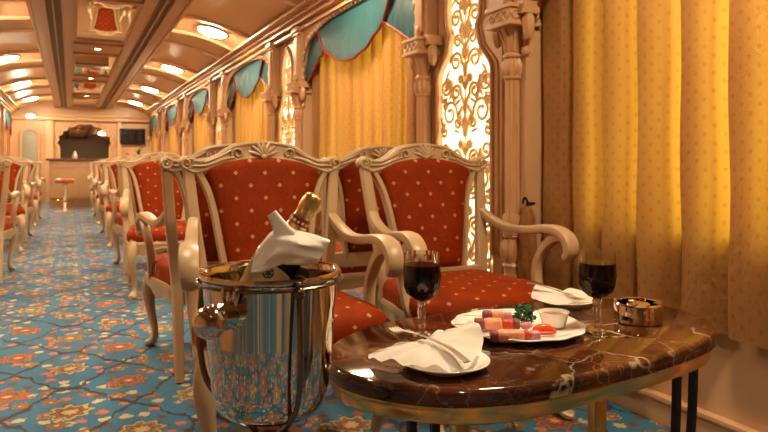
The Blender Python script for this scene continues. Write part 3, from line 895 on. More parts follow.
# arms: sweep's w runs across t x ref; with ref along x, h runs along x -> swap once here
_sw = sweep
def sweep_swapped(bm, ctrl, ref=(0, 0, 1), *a, **k):
    if abs(ref[0]) == 1 and ref[1] == 0 and ref[2] == 0: ctrl = [(p[0], p[1], p[2], p[4], p[3]) for p in ctrl]
    return _sw(bm, ctrl, ref, *a, **k)
sweep = sweep_swapped
chair = make_chair()
sweep = _sw
chair.location = (.657, 2.185, 0); chair.rotation_euler = (0, 0, radians(-5))
tag(chair, 'carved armchair with red diamond upholstery standing directly behind the silver bucket', 'chair', 'carved armchairs on the right of the aisle')
GR, GL = 'carved armchairs on the right of the aisle', 'carved armchairs on the left of the aisle'
def C(x, y, rz, label, g): return dup(chair, (x, y, 0), rz, label, g)
C(1.405, 2.19, radians(-2), 'carved armchair behind the table in front of the glowing lattice', GR)
C(.655, 3.28, pi + radians(1), 'armchair facing away, back to back with the chair behind the bucket', GR)
C(1.395, 3.28, pi, 'window-side armchair whose red back shows in the gap between the two front chairs', GR)
row = [('second', 5.15, 6.31), ('third', 8.18, 9.34), ('fourth', 11.21, 12.37)]
for w, ya, yb in row:
    C(.665, ya, 0, 'aisle-side armchair on the right facing the camera at the %s table' % w, GR)
    C(1.395, ya, 0, 'window-side armchair on the right facing the camera at the %s table' % w, GR)
    C(.665, yb, pi, 'aisle-side armchair on the right facing away, back to the %s table row' % w, GR)
    C(1.395, yb, pi, 'window-side armchair on the right facing away, back to the %s table row' % w, GR)
lw = [(6.31, pi, 'armchair at the left picture edge facing away, nearest of the left row'), (8.18, 0, 'second armchair of the left row, facing the camera'), (9.34, pi, 'third armchair of the left row, facing away'),
      (11.21, 0, 'fourth armchair of the left row, facing the camera'), (12.37, pi, 'fifth armchair of the left row, facing away')]
C(.665, 14.24, 0, 'aisle-side armchair on the right facing the camera, last one before the bar', GR)
C(1.395, 14.24, 0, 'window-side armchair on the right facing the camera, last one before the bar', GR)
C(1.42, .20, pi, 'armchair on the near side of the marble table, only seen reflected', GR)
for y, rz, lb in lw: C(-.735, y, rz, lb, GL)

# ------------------------------------------------------------------ marble table
TZ = .52
tab_ctrl = [(.498, 1.28), (.522, 1.19), (.580, 1.11), (.65, 1.055), (.735, 1.024), (.835, 1.010), (.97, 1.016), (1.11, 1.028), (1.24, 1.048), (1.352, 1.072), (1.46, 1.110), (1.555, 1.185), (1.612, 1.29), (1.622, 1.40), (1.575, 1.53), (1.42, 1.602), (1.15, 1.622), (.92, 1.612), (.74, 1.575), (.60, 1.49), (.518, 1.38)]
tout = cr(tab_ctrl, 6, True); tcx, tcy = 1.06, 1.31
def ring_loft(bm, outline, lev, cx, cy):
    rings = []
    for ins, z in lev:
        rr_ = []
        for x, y in outline:
            d = V((x - cx, y - cy)); L = d.length; k = (L - ins) / L
            rr_.append(bm.verts.new((cx + d.x * k, cy + d.y * k, z)))
        rings.append(rr_)
    n = len(outline)
    for A, B in zip(rings, rings[1:]):
        for i in range(n): bm.faces.new((A[i], A[(i + 1) % n], B[(i + 1) % n], B[i]))
    bm.faces.new(rings[0][::-1]); bm.faces.new(rings[-1])
t = thing('marble_table', 'low oval table with brown veined marble top and brass rim', 'table', (0, 0, 0))
bm = bmesh.new(); ring_loft(bm, tout, [(.010, TZ - .038), (.0, TZ - .034), (.003, TZ - .026), (.0, TZ - .018), (.0, TZ - .010), (.004, TZ - .003), (.012, TZ)], tcx, tcy); obj('marble_top', bm, 'marble', t, 50)
bm = bmesh.new(); ring_loft(bm, tout, [(.05, TZ - .078), (.030, TZ - .078), (.018, TZ - .072), (.014, TZ - .050), (.006, TZ - .040), (.006, TZ - .037)], tcx, tcy); obj('brass_rim', bm, 'brass', t, 35)
for pts in ([(1.355, 1.135, .445), (1.350, 1.135, .30), (1.337, 1.137, .14), (1.325, 1.14, .0)], [(1.433, 1.150, .445), (1.426, 1.150, .30), (1.410, 1.152, .14), (1.395, 1.155, .0)],
            [(.655, 1.22, .445), (.658, 1.22, .2), (.668, 1.22, 0)], [(.70, 1.20, .445), (.703, 1.20, .2), (.713, 1.20, 0)]):
    bm = bmesh.new(); sweep(bm, [(*p, .020, .020) for p in pts], (0, 1, 0), 4, 8, .5); obj('leg', bm, 'black', t, label='black metal rod leg')
for (x, y) in ((1.166, 1.21), (.80, 1.26)):
    bm = bmesh.new(); box(bm, x - .020, x + .020, y - .012, y + .012, 0, .445, .003); obj('leg', bm, 'brass', t, label='flat brass leg')

# ------------------------------------------------------------------ tableware
def ring_plate(name, label, loc, r, sx=1.0, rz=0.0, poly=0, h=.018, group=None):
    bm = bmesh.new()
    rm = (lambda a, z: (1 + .018 * cos(poly * a)) if z > .006 else 1) if poly else None
    lathe(bm, [(r * .60, 0), (r * .62, .003), (r * .80, h * .45), (r, h), (r * 1.0, h + .002), (r * .985, h + .003), (r * .80, h * .45 + .005), (r * .66, .007), (r * .3, .006), (.001, .006)], 72, None, rm)
    for v in bm.verts: v.co.x *= sx
    o = obj(name, bm, 'china', None, 50); o.location = loc; o.rotation_euler = (0, 0, rz)
    return tag(o, label, 'plate', group)
ring_plate('platter', 'large white oval platter with the kebabs, in the middle of the table', (1.030, 1.346, TZ + .0005), .164, 1.02, radians(-30), 12)
ring_plate('side_plate', 'white side plate under the napkin at the front of the table', (.708, 1.172, TZ + .0005), .094)
ring_plate('side_plate', 'white side plate under the napkin near the curtain at the back of the table', (1.350, 1.530, TZ + .0005), .085)

def cloth(bm, outline, height, n=14, th=.004, zb=0.0):
    """outline: list of (x,y,z) closed; height(q, i, N) adds to the middle"""
    out = cr(outline, 5, True); N = len(out)
    cx = sum(p[0] for p in out) / N; cy = sum(p[1] for p in out) / N; cz = sum(p[2] for p in out) / N
    top = [bm.verts.new((cx, cy, cz + height(0, 0, N)))]; rings = []
    for j in range(1, n + 1):
        q = j / n; r = []
        for i, p in enumerate(out):
            zz = cz + (p[2] - cz) * q ** 1.6 + height(q, i, N)
            r.append(bm.verts.new((cx + (p[0] - cx) * q, cy + (p[1] - cy) * q, zz)))
        rings.append(r)
    for i in range(N): bm.faces.new((top[0], rings[0][i], rings[0][(i + 1) % N]))
    for A, B in zip(rings, rings[1:]):
        for i in range(N): bm.faces.new((A[i], B[i], B[(i + 1) % N], A[(i + 1) % N]))
    bmesh.ops.solidify(bm, geom=bm.faces[:], thickness=th)
bm = bmesh.new()
PZ = TZ + .028
cloth(bm, [(.575, 1.268, TZ + .022), (.603, 1.243, TZ + .030), (.641, 1.232, PZ + .010), (.704, 1.250, PZ + .014), (.764, 1.262, PZ + .018), (.812, 1.272, PZ + .026), (.838, 1.256, PZ + .030), (.832, 1.212, PZ + .018), (.772, 1.138, PZ - .004), (.712, 1.092, PZ - .004), (.660, 1.092, PZ - .004), (.622, 1.118, PZ - .002), (.596, 1.165, PZ + .002), (.568, 1.205, TZ + .018)],
      lambda q, i, N: .012 * (1 - q ** 2) + (.006 * sin(i * .55 + 4 * q) + .004 * sin(i * 1.3 - 3 * q)) * q)
nk = obj('napkin', bm, 'napkin', None, 70); nk.location.z = .003
tag(nk, 'crumpled white napkin on the front side plate, under a fork', 'napkin')
bm = bmesh.new()
cloth(bm, [(1.245, 1.555, PZ - .004), (1.285, 1.600, PZ + .022), (1.325, 1.602, PZ + .020), (1.360, 1.570, PZ + .004), (1.405, 1.570, PZ + .010), (1.432, 1.530, PZ + .010), (1.425, 1.490, PZ - .002), (1.385, 1.460, PZ - .004), (1.320, 1.460, PZ - .006), (1.270, 1.485, PZ - .006)],
      lambda q, i, N: .010 * (1 - q ** 2) + .004 * sin(i * .6 + 3 * q) * q)
tag(obj('napkin', bm, 'napkin', None, 70), 'folded white napkin on the back side plate beside the curtain', 'napkin')

def make_fork(name, label, pts, tines_dir=1):
    """pts: list of points from handle end to the head"""
    t = thing(name, label, 'fork', (0, 0, 0))
    a = V(pts[-1]); b = V(pts[-2]); d = (a - b).normalized(); s = d.cross(V((0, 0, 1))).normalized(); up = s.cross(d)
    bm = bmesh.new()
    n = len(pts); W = [.018, .013, .008, .008, .018]
    sweep(bm, [(*p, W[min(i, 4)] if i < n - 1 else .020, .003) for i, p in enumerate(pts)], up, 5, 8, .8)
    obj('handle', bm, 'steel', t)
    bm = bmesh.new()
    for k in range(4):
        o = (-1.5 + k) * .0072
        p0 = a + s * o - d * .004
        sweep(bm, [(*p0, .0050, .004), (*(p0 + d * .022 - up * .004), .0044, .0034), (*(p0 + d * .046 + up * .001), .0018, .0015)], up, 4, 6, 1)
    obj('tines', bm, 'steel', t)
    return t
make_fork('fork', 'silver fork lying across the napkin on the front plate', [(.700, 1.075, PZ + .012), (.694, 1.125, PZ + .026), (.684, 1.185, PZ + .032), (.668, 1.232, PZ + .036), (.662, 1.266, PZ + .034)])
make_fork('fork', 'silver fork lying on the napkin of the back plate', [(1.262, 1.605, PZ + .034), (1.285, 1.575, PZ + .032), (1.305, 1.535, PZ + .024), (1.318, 1.505, PZ + .018), (1.325, 1.480, PZ + .014)])

def make_glass(label, loc):
    t = thing('wine_glass', label, 'glass', loc, 0, 'cut crystal glasses of red wine')
    cut = lambda a, z: 1 + (.022 * cos(18 * a) if z > .085 else .03 * cos(8 * a))
    bm = bmesh.new()
    KR = 1.12
    outer = [(.0075, .088), (.020, .094), (.033, .106), (.0395, .124), (.041, .145), (.040, .175), (.0385, .205)]
    inner = [(.0370, .205), (.0382, .175), (.0388, .145), (.0372, .125), (.031, .110), (.018, .100), (.002, .097)]
    nO = len(outer)
    lathe(bm, [(r * KR, z) for r, z in outer + inner], 72)
    for i_, v in enumerate(bm.verts):
        if 0 < i_ // 72 < nO - 1:
            a_ = 2 * pi * (i_ % 72) / 72; k_ = 1 + (-.030 * abs(cos(11 * a_)) + .015 if v.co.z > .15 else .034 * cos(12 * a_ + (pi if .10 < v.co.z < .13 else 0)))
            v.co.x *= k_; v.co.y *= k_
    obj('bowl', bm, 'glass', t, 30)
    bm = bmesh.new()
    lathe(bm, [(.001, .0965), (.0205, .0995), (.0350, .1095), (.0420, .1245), (.0437, .145), (.0430, .176), (.001, .176)], 48, None, lambda a, z: 1 + .012 * cos(18 * a) * 0); obj('wine', bm, 'wine', t, 60)
    bm = bmesh.new()
    lathe(bm, [(.009, .088), (.012, .080), (.008, .074), (.0105, .060), (.0085, .045), (.011, .030), (.0075, .022), (.0085, .012)], 32, None, lambda a, z: 1 + .10 * cos(8 * a)); obj('stem', bm, 'glass', t, 25)
    bm = bmesh.new(); lathe(bm, [(.036, 0), (.037, .002), (.026, .006), (.012, .013), (.004, .0135)], 48, None, lambda a, z: 1 + .015 * cos(16 * a)); obj('foot', bm, 'glass', t, 25)
    return t
g1 = make_glass('crystal glass of red wine on the left, in front of the chairs', (.782, 1.404, TZ + .0005))
g1.scale = (1, 1, 1.02)
dup(g1, (1.193, 1.238, TZ + .0005), .2, 'crystal glass of red wine on the right, before the gold curtain')

t = thing('ashtray', 'round polished silver ashtray at the right end of the table', 'ashtray', (1.388, 1.288, TZ + .0005))
bm = bmesh.new(); lathe(bm, [(.060, 0), (.063, .003), (.063, .046), (.061, .050), (.057, .050), (.056, .044), (.052, .020), (.004, .018)], 48); obj('bowl', bm, 'silver', t, 30)
bm = bmesh.new(); lathe(bm, [(.061, .047), (.064, .050), (.060, .054), (.052, .052), (.052, .047)], 48)
for k in range(4):
    a = k * pi / 2 + .5; box(bm, .040, .062, -.010, .010, .048, .057, .002, Matrix.Rotation(a, 4, 'Z'))
obj('notched_rim', bm, 'silver', t, 30)
bm = bmesh.new(); ball(bm, (.0, .0, .044), .030, 1.25, 1, .35, 16); ball(bm, (-.012, .01, .054), .012, 1, 1, .5); obj('domed_lid', bm, 'silver', t)

# food
FZ = TZ + .010
def kebab(label, p, q, kinds):
    t = thing('kebab_skewer', label, 'kebab', (p[0], p[1], FZ), math.atan2(q[1] - p[1], q[0] - p[0]), 'grilled kebabs on the platter')
    L = math.dist(p, q)
    bm = bmesh.new(); tube(bm, [(-.05, 0, .014), (L / 2, 0, .014), (L + .012, 0, .014)], .0016); obj('bamboo_stick', bm, 'stick', t)
    x = 0.0
    for k, ln in kinds:
        bm = bmesh.new(); r = .0145 if k in ('meat', 'char') else .0125
        sweep(bm, [(x + .0005, 0, .0148, r * 1.5, r * 1.5), (x + ln * .12, 0, .0148, r * 1.95, r * 1.9), (x + ln * .5, .0006, .0148, r * 2, r * 1.95), (x + ln * .88, 0, .0148, r * 1.95, r * 1.9), (x + ln - .0005, 0, .0148, r * 1.5, r * 1.5)], (0, 0, 1), 3, 12, .62)
        for v in bm.verts: v.co += V((0, random.uniform(-.0006, .0006), random.uniform(-.0006, .0006)))
        obj({'meat': 'meat_piece', 'char': 'charred_piece', 'onion': 'onion_piece', 'pepper': 'pepper_piece'}[k], bm, k, t, 45)
        x += ln
    return t
kebab('front kebab, pink grilled meat with a purple end', (.885, 1.262), (1.000, 1.212), [('char', .018), ('meat', .062), ('pepper', .012), ('onion', .026)])
kebab('middle kebab, pink grilled meat on a bamboo stick', (.916, 1.375), (1.028, 1.318), [('char', .024), ('meat', .046), ('pepper', .028), ('char', .014)])
kebab('back kebab half hidden behind the other two', (.985, 1.440), (1.060, 1.385), [('char', .026), ('meat', .030), ('onion', .022)])
t = thing('tomato_wedge', 'red tomato wedge beside the sauce bowl', 'tomato', (1.045, 1.262, FZ), radians(-25)); t.scale = (.85, .85, .85)
bm = bmesh.new()
sweep(bm, [(-.034, 0, .012, .004, .004), (-.022, .002, .016, .020, .020), (0, .004, .018, .028, .026), (.022, .002, .014, .020, .020), (.034, 0, .010, .004, .004)], (0, 0, 1), 5, 10, .9); obj('flesh', bm, 'tomato', t)
bm = bmesh.new(); sweep(bm, [(-.032, -.006, .010, .004, .004), (-.018, -.010, .008, .014, .010), (.018, -.010, .008, .014, .010), (.034, -.006, .008, .004, .004)], (0, 0, 1), 5, 8, .9); obj('skin', bm, 'pepper', t)
bm = bmesh.new(); ball(bm, (0, 0, .010), .013, 1.2, .8, .75, 12)
o = obj('onion_chunk', bm, 'onion'); o.location = (1.035, 1.318, FZ); tag(o, 'small purple onion chunk beside the tomato wedge', 'onion')
# parsley
bm = bmesh.new()
rp = random.Random(5)
for k in range(150):
    u = rp.random() * 2 * pi; h = rp.random(); rad = .030 * math.sqrt(1 - (h * .9) ** 2) * rp.uniform(.6, 1.0)
    c = V((rad * cos(u), rad * sin(u) * .85, .006 + h * .042))
    r = rp.uniform(.005, .009); rot = Matrix.Rotation(rp.uniform(0, 6.3), 3, 'Z') @ Matrix.Rotation(rp.uniform(-1.2, 1.2), 3, 'X')
    ring = []
    for i in range(10):
        a = 2 * pi * i / 10; q = r * (1 if i % 2 else .55)
        ring.append(bm.verts.new(c + rot @ V((q * cos(a), q * sin(a), .002 * sin(3 * a)))))
    m = bm.verts.new(c + rot @ V((0, 0, .002)))
    for i in range(10): bm.faces.new((m, ring[i], ring[(i + 1) % 10]))
for k in range(12):
    u = k * .52; tube(bm, [(0, 0, .003), (.012 * cos(u), .012 * sin(u), .018), (.022 * cos(u), .020 * sin(u), .036)], .0011, sub=2, seg=5)
o = obj('parsley_sprig', bm, 'parsley', None, 180); o.location = (1.072, 1.375, FZ); tag(o, 'curly green parsley sprig behind the kebabs on the platter', 'parsley')
t = thing('sauce_ramekin', 'small white ramekin of brown sauce on the platter', 'sauce bowl', (1.120, 1.315, FZ + .0015))
bm = bmesh.new(); lathe(bm, [(.026, 0), (.029, .003), (.0385, .034), (.0395, .037), (.037, .037), (.034, .026), (.026, .006), (.001, .005)], 40); obj('bowl', bm, 'china', t)
bm = bmesh.new(); lathe(bm, [(.030, .018), (.0345, .0285), (.001, .0288)], 32); obj('sauce', bm, 'sauce', t)

# ------------------------------------------------------------------ ice bucket, stand, bottle
BX, BY = .306, 1.074; RIM = .767; BOT = .530
AR = V((.9, -.435, 0)).normalized(); AD = V((.435, .9, 0)).normalized()     # across the view / away from the camera
t = thing('ice_bucket', 'polished silver champagne bucket held in a stand at the left end of the table', 'ice bucket', (BX, BY, BOT))
H = RIM - BOT
bm = bmesh.new()
lathe(bm, [(.002, .0), (.060, .0), (.080, .006), (.092, .020), (.098, .05), (.106, .13), (.112, H - .012), (.114, H - .004), (.1165, H), (.114, H + .003), (.110, H - .001), (.108, H - .012), (.102, .13), (.094, .05), (.086, .024), (.002, .012)], 72, cap=False)
obj('bucket_body', bm, 'silver', t, 40)
bm = bmesh.new(); lathe(bm, [(.1135, H - .010), (.1175, H - .006), (.1190, H - .001), (.117, H + .004), (.1115, H + .003)], 72, cap=False); obj('rim', bm, 'silver', t)
for sgn in (1, -1):
    d = (-AR * .36 - AD * .93).normalized() * sgn; ang = math.atan2(d.y, d.x)
    mt = Matrix.Rotation(ang, 4, 'Z')
    bm = bmesh.new(); az = H - .048
    my = mt @ Matrix.Translation((0, 0, az)) @ Matrix.Rotation(pi / 2, 4, 'Y')
    lathe(bm, [(.022, .098), (.024, .112), (.018, .120), (.021, .130), (.016, .138), (.012, .144), (.014, .150)], 32, my, lambda a, z: 1 + .05 * cos(8 * a))
    for k in range(3): 
        sweep(bm, [(.112, (k - 1) * .009, az + .045, .010, .010), (.120, (k - 1) * .011, az + .030, .012, .010), (.120, (k - 1) * .008, az + .012, .008, .008)], (1, 0, 0), 4, 8, 1)
    for v in bm.verts[-0:]: pass
    o = obj('handle_neck', bm, 'silver', t)
    # petals were modelled along +x; rotate the verts that were not placed by the lathe matrix
    me = o.data
    nl = 7 * 32
    for v in me.vertices[nl:]: v.co = mt @ v.co
    bm = bmesh.new()
    lathe(bm, [(.001, .142), (.012, .144), (.021, .154), (.0245, .167), (.022, .180), (.013, .190), (.001, .193)], 30, my, lambda a, z: 1 + .045 * cos(10 * a) * min(1, (.193 - z) * 40))
    obj('handle_knob', bm, 'silver', t)
st = thing('bucket_stand', 'dark metal rod stand holding the silver bucket', 'stand', (BX, BY, 0))
bm = bmesh.new()
n = 40; pts = [(.1205 * cos(2 * pi * i / n), .1205 * sin(2 * pi * i / n), RIM - .012) for i in range(n)]
tube(bm, pts, .0028, sub=1, seg=8, closed=True); obj('ring', bm, 'darkrod', st)
rods = [(-AR * .97 + AD * .20), (AR * .50 - AD * .87), (AR * .55 + AD * .83)]
for d in rods:
    d = d.normalized(); bm = bmesh.new()
    pts = [(.122, RIM - .016), (.128, RIM - .06), (.130, RIM - .13), (.118, RIM - .19), (.088, RIM - .225), (.058, RIM - .250), (.030, RIM - .268), (.014, RIM - .29)]
    sweep(bm, [(d.x * r, d.y * r, z, .011, .008) for r, z in pts], (-d.y, d.x, 0), 4, 8, .9)
    ball(bm, (d.x * .124, d.y * .124, RIM - .016), .0095, 1, 1, 1.1, 12); ball(bm, (d.x * .124, d.y * .124, RIM - .004), .006, 1, 1, 1, 10)
    obj('rod', bm, 'darkrod', st)
bm = bmesh.new(); lathe(bm, [(.012, .40), (.020, .44), (.020, .470), (.060, .4815), (.060, .485), (.01, .50)], 24); lathe(bm, [(.014, .03), (.010, .10), (.010, .38), (.014, .40), (.012, .42)], 20); obj('post', bm, 'darkrod', st)
bm = bmesh.new(); lathe(bm, [(.001, 0), (.125, 0), (.128, .008), (.11, .018), (.03, .028), (.014, .036)], 40); obj('base', bm, 'darkrod', st)

ax = (AR * .50 + V((0, 0, .865))).normalized()
top = V((BX, BY, 0)) + AR * .072 + AD * .016 + V((0, 0, .893))
base = top - ax * .300
bz = thing('champagne_bottle', 'dark champagne bottle with gold foil neck tilted in the silver bucket', 'bottle', base)
rotm = ax.to_track_quat('Z', 'Y').to_matrix().to_4x4()
bz.rotation_mode = 'QUATERNION'; bz.rotation_quaternion = ax.to_track_quat('Z', 'Y')
bm = bmesh.new(); lathe(bm, [(.001, .036), (.033, .030), (.039, .036), (.0405, .05), (.0405, .170), (.039, .185), (.032, .205), (.0215, .228), (.0150, .25), (.0135, .285)], 40); obj('glass_body', bm, 'bottle', bz, 50)
bm = bmesh.new(); lathe(bm, [(.0330, .208), (.0225, .230), (.0170, .245), (.0155, .262), (.0155, .272), (.0163, .276), (.0163, .290), (.0155, .297), (.0135, .301), (.008, .303), (.001, .304)], 36, None, lambda a, z: 1 + (.05 * cos(7 * a + 500 * z) if z > .268 else .012 * cos(9 * a + 120 * z))); obj('foil_cap', bm, 'foil', bz)
bm = bmesh.new(); lathe(bm, [(.0175, .2445), (.0182, .245), (.0170, .2575), (.0160, .258)], 36); nb = obj('neck_band', bm, 'maroon', bz)
bm = bmesh.new()
for k in range(14):
    a = 2 * pi * k / 14; mt = Matrix.Rotation(a, 4, 'Z')
    box(bm, .0170, .0183, -.0022, .0022, .2485, .2530, .0004, mt)
obj('band_marks', bm, 'label', nb)
# front label, facing the camera
face = (-(AD) - ax * (-AD).dot(ax)).normalized(); loc_face = rotm.to_3x3().inverted() @ face; a0 = math.atan2(loc_face.y, loc_face.x)
bm = bmesh.new(); A = []; B = []
for i in range(21):
    a = a0 - 1.1 + 2.2 * i / 20; A.append(a)
rows = []
for z, r in ((.080, .0411), (.155, .0411), (.172, .0411)):
    rows.append([bm.verts.new((r * cos(a), r * sin(a), z - (.012 * (abs(a - a0) / 1.1) ** 2 if z > .15 else 0))) for a in A])
for P_, Q_ in zip(rows, rows[1:]):
    for i in range(20): bm.faces.new((P_[i], P_[i + 1], Q_[i + 1], Q_[i]))
bmesh.ops.solidify(bm, geom=bm.faces[:], thickness=.0005); lab = obj('gold_label', bm, 'label', bz, 60)
bm = bmesh.new()   # round emblem: ring with an anchor-like star
def onb(u, w, r=.0415): 
    a = a0 + u / .0405; return (r * cos(a), r * sin(a), .156 + w)
tube(bm, [onb(.0085 * cos(2 * pi * i / 24), .0085 * sin(2 * pi * i / 24)) for i in range(24)], .0012, ref=tuple(loc_face), sub=1, seg=6, closed=True)
for k in range(3):
    a = k * pi / 3
    tube(bm, [onb(.0062 * cos(a), .0062 * sin(a)), onb(0, 0, .0418), onb(-.0062 * cos(a), -.0062 * sin(a))], .0014, ref=tuple(loc_face), sub=2, seg=6)
obj('emblem', bm, 'ink', lab)
# napkin round the neck
def N3(a, z, d): return V((BX, BY, 0)) + AR * a + AD * d + V((0, 0, z))
px = .00169
def fr(u, v): return ((u - 271) * px, .95 - (v - 163) * px)
bm = bmesh.new()
up = [fr(*p) for p in ((255, 267), (258, 252), (266, 239), (276, 229), (290, 228), (303, 231), (317, 235), (331, 240))]
dn_ = [fr(*p) for p in ((256, 269), (266, 271), (277, 268), (287, 264), (296, 263), (304, 263), (311, 263), (318, 263))]
up = cr(up, 4); dn_ = cr(dn_, 4); n = len(up); m = 12
loops = []
for i, (a, b) in enumerate(zip(up, dn_)):
    q = i / (n - 1); th = 1.0 if q < .6 else 1.0 - .5 * (q - .6) / .4
    ring = []
    for k in range(2 * m):
        s_ = k / m
        front = s_ <= 1; w = s_ if front else 2 - s_
        x = a[0] + (b[0] - a[0]) * w; z = a[1] + (b[1] - a[1]) * w
        dd = sin(pi * (.05 + .90 * w)) ** .4 * .044 * th
        fold = .004 * sin(w * 9 + q * 7) + .003 * sin(w * 17 - q * 5)
        ring.append(bm.verts.new(N3(x, z, (-dd - fold if front else dd) + .005)))
    loops.append(ring)
for A, B in zip(loops, loops[1:]):
    for k in range(2 * m): bm.faces.new((A[k], A[(k + 1) % (2 * m)], B[(k + 1) % (2 * m)], B[k]))
bm.faces.new(loops[0][::-1]); bm.faces.new(loops[-1])
def ribbon(pts, ref):
    sweep(bm, pts, ref, 5, 10, .8)
tl = [fr(*p) for p in ((287, 236), (283, 227), (278, 218), (274, 212))]
ribbon([(*N3(a, z, -.022), w, .010) for (a, z), w in zip(tl, (.044, .028, .020, .017))], tuple(AD))
tag(obj('napkin', bm, 'napkin', None, 70), 'white napkin wrapped round the neck of the champagne bottle', 'napkin')

# ------------------------------------------------------------------ far end: bar, mirror, screen, doorway
BYF = 15.4
t = thing('bar_counter', 'wooden bar counter with dark top across the far end', 'bar', (.30, BYF, 0))
bm = bmesh.new(); box(bm, -.70, 1.45, 0, .45, .06, 1.00, .01); box(bm, -.68, 1.43, .02, .43, 0, .06); obj('body', bm, 'bar', t)
for k in range(4):
    x = -.64 + k * .53; bm = bmesh.new()
    for a in ((x, x + .03, .16, .88), (x + .42, x + .45, .16, .88)): box(bm, a[0], a[1], -.015, .005, a[2], a[3], .004)
    for z in (.16, .85): box(bm, x, x + .45, -.015, .005, z, z + .03, .004)
    obj('panel_moulding', bm, 'bar', t)
bm = bmesh.new(); box(bm, -.76, 1.50, -.06, .52, 1.00, 1.045, .01); obj('counter_top', bm, 'bartop', t)
bm = bmesh.new(); tube(bm, [(-.68, -.09, .20), (.3, -.09, .20), (1.42, -.09, .20)], .014)
for x in (-.6, .3, 1.2): tube(bm, [(x, -.09, .20), (x, -.04, .19), (x, .01, .18)], .010)
obj('foot_rail', bm, 'brass', t)
t = thing('bar_stool', 'orange topped round bar stool in front of the bar', 'stool', (-.09, 14.1, 0))
bm = bmesh.new(); lathe(bm, [(.001, .56), (.15, .56), (.17, .58), (.17, .625), (.14, .65), (.001, .655)], 32); obj('seat', bm, 'stool', t)
bm = bmesh.new(); lathe(bm, [(.001, 0), (.20, 0), (.20, .012), (.05, .03), (.035, .06), (.035, .54), (.07, .56), (.001, .56)], 32); obj('pedestal', bm, 'steel', t)
bm = bmesh.new(); n = 32; tube(bm, [(.15 * cos(2 * pi * i / n), .15 * sin(2 * pi * i / n), .21) for i in range(n)], .012, sub=1, closed=True); tube(bm, [(-.15, 0, .21), (0, 0, .21), (.15, 0, .21)], .009); obj('footrest', bm, 'brass', t)
# scalloped mirror
t = thing('wall_mirror', 'large scalloped arch mirror above the bar', 'mirror', (.33, YE, 0))
def scal():
    pts = [(-.56, 1.02), (-.56, 1.30)]
    cs = [(-.56, 1.30), (-.58, 1.50), (-.50, 1.64), (-.40, 1.74), (-.25, 1.83), (0, 1.89)]
    full = cs + [(-a, b) for a, b in cs[:-1]][::-1]; out = [(-.56, 1.02)]
    for a, b in zip(full, full[1:]):
        mx, mz = (a[0] + b[0]) / 2, (a[1] + b[1]) / 2; d = V((mx, mz - 1.35)).normalized() * .05
        out += [a, (mx + d.x, mz + d.y)]
    out += [full[-1], (.56, 1.02)]
    return cr(out, 4)
so = scal(); bm = bmesh.new()
v = [bm.verts.new((a, -.02, b)) for a, b in so]; w = [bm.verts.new((a, -.001, b)) for a, b in so]
bm.faces.new(v); bm.faces.new(w[::-1])
for i in range(len(v)):
    j = (i + 1) % len(v); bm.faces.new((v[i], v[j], w[j], w[i]))
obj('mirror_glass', bm, 'mirror', t)
bm = bmesh.new(); sweep(bm, [(a * 1.03, -.02, b + .02 * (b > 1.2), .07, .07) for a, b in so], (0, 1, 0), 1, 8, .7); obj('frame', bm, 'wall', t)
# piers and cornice of the end wall
bm = bmesh.new()
for x0, x1 in ((-.52, -.36), (1.06, 1.16)): box(bm, x0, x1, YE - .10, YE + .01, 0, 2.02, .01)
box(bm, mir(1.82), 1.82, YE - .14, YE + .01, 1.98, 2.07, .01); box(bm, mir(1.82), 1.82, YE - .20, YE + .01, 2.07, 2.12, .01)
box(bm, mir(1.82), 1.82, YE - .06, YE + .01, 2.12, 2.55)
struct('trim_%d' % n_t, bm, 'wall'); n_t += 1
# flat screen
t = thing('flat_screen', 'black flat television on the end wall right of the mirror', 'television', (1.42, YE - .01, 1.62))
bm = bmesh.new(); box(bm, -.30, .30, -.10, -.06, -.20, .20, .012); obj('bezel', bm, 'black', t)
bm = bmesh.new(); box(bm, -.275, .275, -.104, -.099, -.165, .175); obj('screen', bm, 'screen', t)
bm = bmesh.new(); box(bm, -.06, .06, -.07, .005, -.06, .06); obj('wall_bracket', bm, 'black', t)
# bits on the bar
t = thing('potted_plant', 'small leafy green plant on the bar counter below the screen', 'plant', (1.40, BYF + .25, 1.045))
bm = bmesh.new(); lathe(bm, [(.03, 0), (.05, .01), (.06, .08), (.055, .085), (.02, .08)], 20); obj('pot', bm, 'china', t)
bm = bmesh.new()
for k in range(14):
    a = k * 2.4; L = .10 + .05 * (k % 3)
    sweep(bm, [(0, 0, .07, .006, .003), (.04 * cos(a), .04 * sin(a), .07 + L * .6, .03, .004), (.09 * cos(a), .09 * sin(a), .07 + L, .004, .003)], (cos(a), sin(a), .2), 4, 6, 1)
obj('leaves', bm, 'plant', t)
t = thing('flower_vase', 'small red flower in a low vase on the bar counter', 'flower', (1.18, BYF + .25, 1.045))
bm = bmesh.new(); lathe(bm, [(.02, 0), (.035, .02), (.02, .06), (.024, .07)], 16); obj('vase', bm, 'china', t)
bm = bmesh.new()
for k in range(7): ball(bm, (.022 * cos(k), .022 * sin(k), .095 + .012 * (k % 3)), .020, 1, 1, .8, 8)
obj('bloom', bm, 'pepper', t)
bm = bmesh.new(); lathe(bm, [(.001, 0), (.05, 0), (.055, .05), (.035, .12), (.02, .16), (.001, .17)], 24)
o = obj('bar_urn', bm, 'steel'); o.location = (.10, BYF + .3, 1.045); tag(o, 'small round dark urn on the bar counter before the mirror', 'urn')
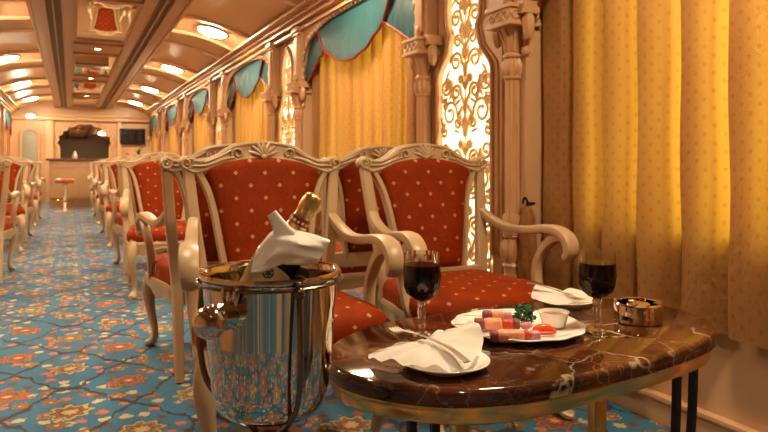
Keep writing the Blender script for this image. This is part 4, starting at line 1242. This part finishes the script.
# doorway on the left of the end wall
bm = bmesh.new(); box(bm, -1.02, -.70, YE - .03, YE + .01, 0, 1.60, .005)
ap = [(-.86 + .16 * cos(pi * i / 16), 1.60 + .13 * sin(pi * i / 16)) for i in range(17)]
strip(bm, ap, [(-.86 + (p[0] + .86) * .02, 1.60) for p in ap], lambda a, b: V((a, YE - .03, b)), lambda a, b: V((a, YE, b)))
struct('door_1', bm, 'door')
bm = bmesh.new()
pa = [(-1.05, 0), (-1.05, .8), (-1.05, 1.6)] + [(-.86 + .19 * cos(pi - pi * i / 12), 1.60 + .16 * sin(pi * i / 12)) for i in range(1, 12)] + [(-.67, 1.6), (-.67, .8), (-.67, 0)]
sweep(bm, [(a, YE - .03, b, .07, .08) for a, b in pa], (0, 1, 0), 1, 8, .6); struct('trim_%d' % n_t, bm, 'wall'); n_t += 1
t = thing('doorway_lamp', 'small glowing lamp above the arched doorway at the far left', 'lamp', (-.80, YE - .9, 2.02))
bm = bmesh.new(); box(bm, -.06, .06, -.06, .92, .02, .045, .008); obj('bracket', bm, 'brass', t)
bm = bmesh.new(); ball(bm, (0, 0, -.015), .055, 1.5, 1, .7, 16); obj('lamp_glass', bm, 'lamp', t)

# ------------------------------------------------------------------ light
def area(name, loc, size, power, col, rot=(0, 0, 0), sy=None):
    d = bpy.data.lights.new(name, 'AREA'); d.energy = power; d.color = col; d.size = size
    if sy: d.shape = 'RECTANGLE'; d.size_y = sy
    o = bpy.data.objects.new(name, d); COL.objects.link(o); o.location = loc; o.rotation_euler = rot; return o
w = bpy.data.worlds.new('world'); SC.world = w; w.use_nodes = True
w.node_tree.nodes['Background'].inputs[0].default_value = (1.0, .7, .42, 1); w.node_tree.nodes['Background'].inputs[1].default_value = .02

# ------------------------------------------------------------------ camera
cam = bpy.data.cameras.new('camera'); co = bpy.data.objects.new('camera', cam); COL.objects.link(co)
co.location = (0, 0, .95); co.rotation_euler = (pi / 2, 0, -math.atan(314 / 650))
cam.sensor_width = 36; cam.lens = 36 * 650 / 768; cam.shift_y = -53 / 768; cam.clip_start = .05
cam.dof.use_dof = True; cam.dof.focus_distance = 1.5; cam.dof.aperture_fstop = 7.5
SC.camera = co
vs = SC.view_settings; vs.view_transform = 'Standard'; vs.look = 'None'; vs.gamma = 1; vs.use_curve_mapping = False; vs.exposure = 0.4
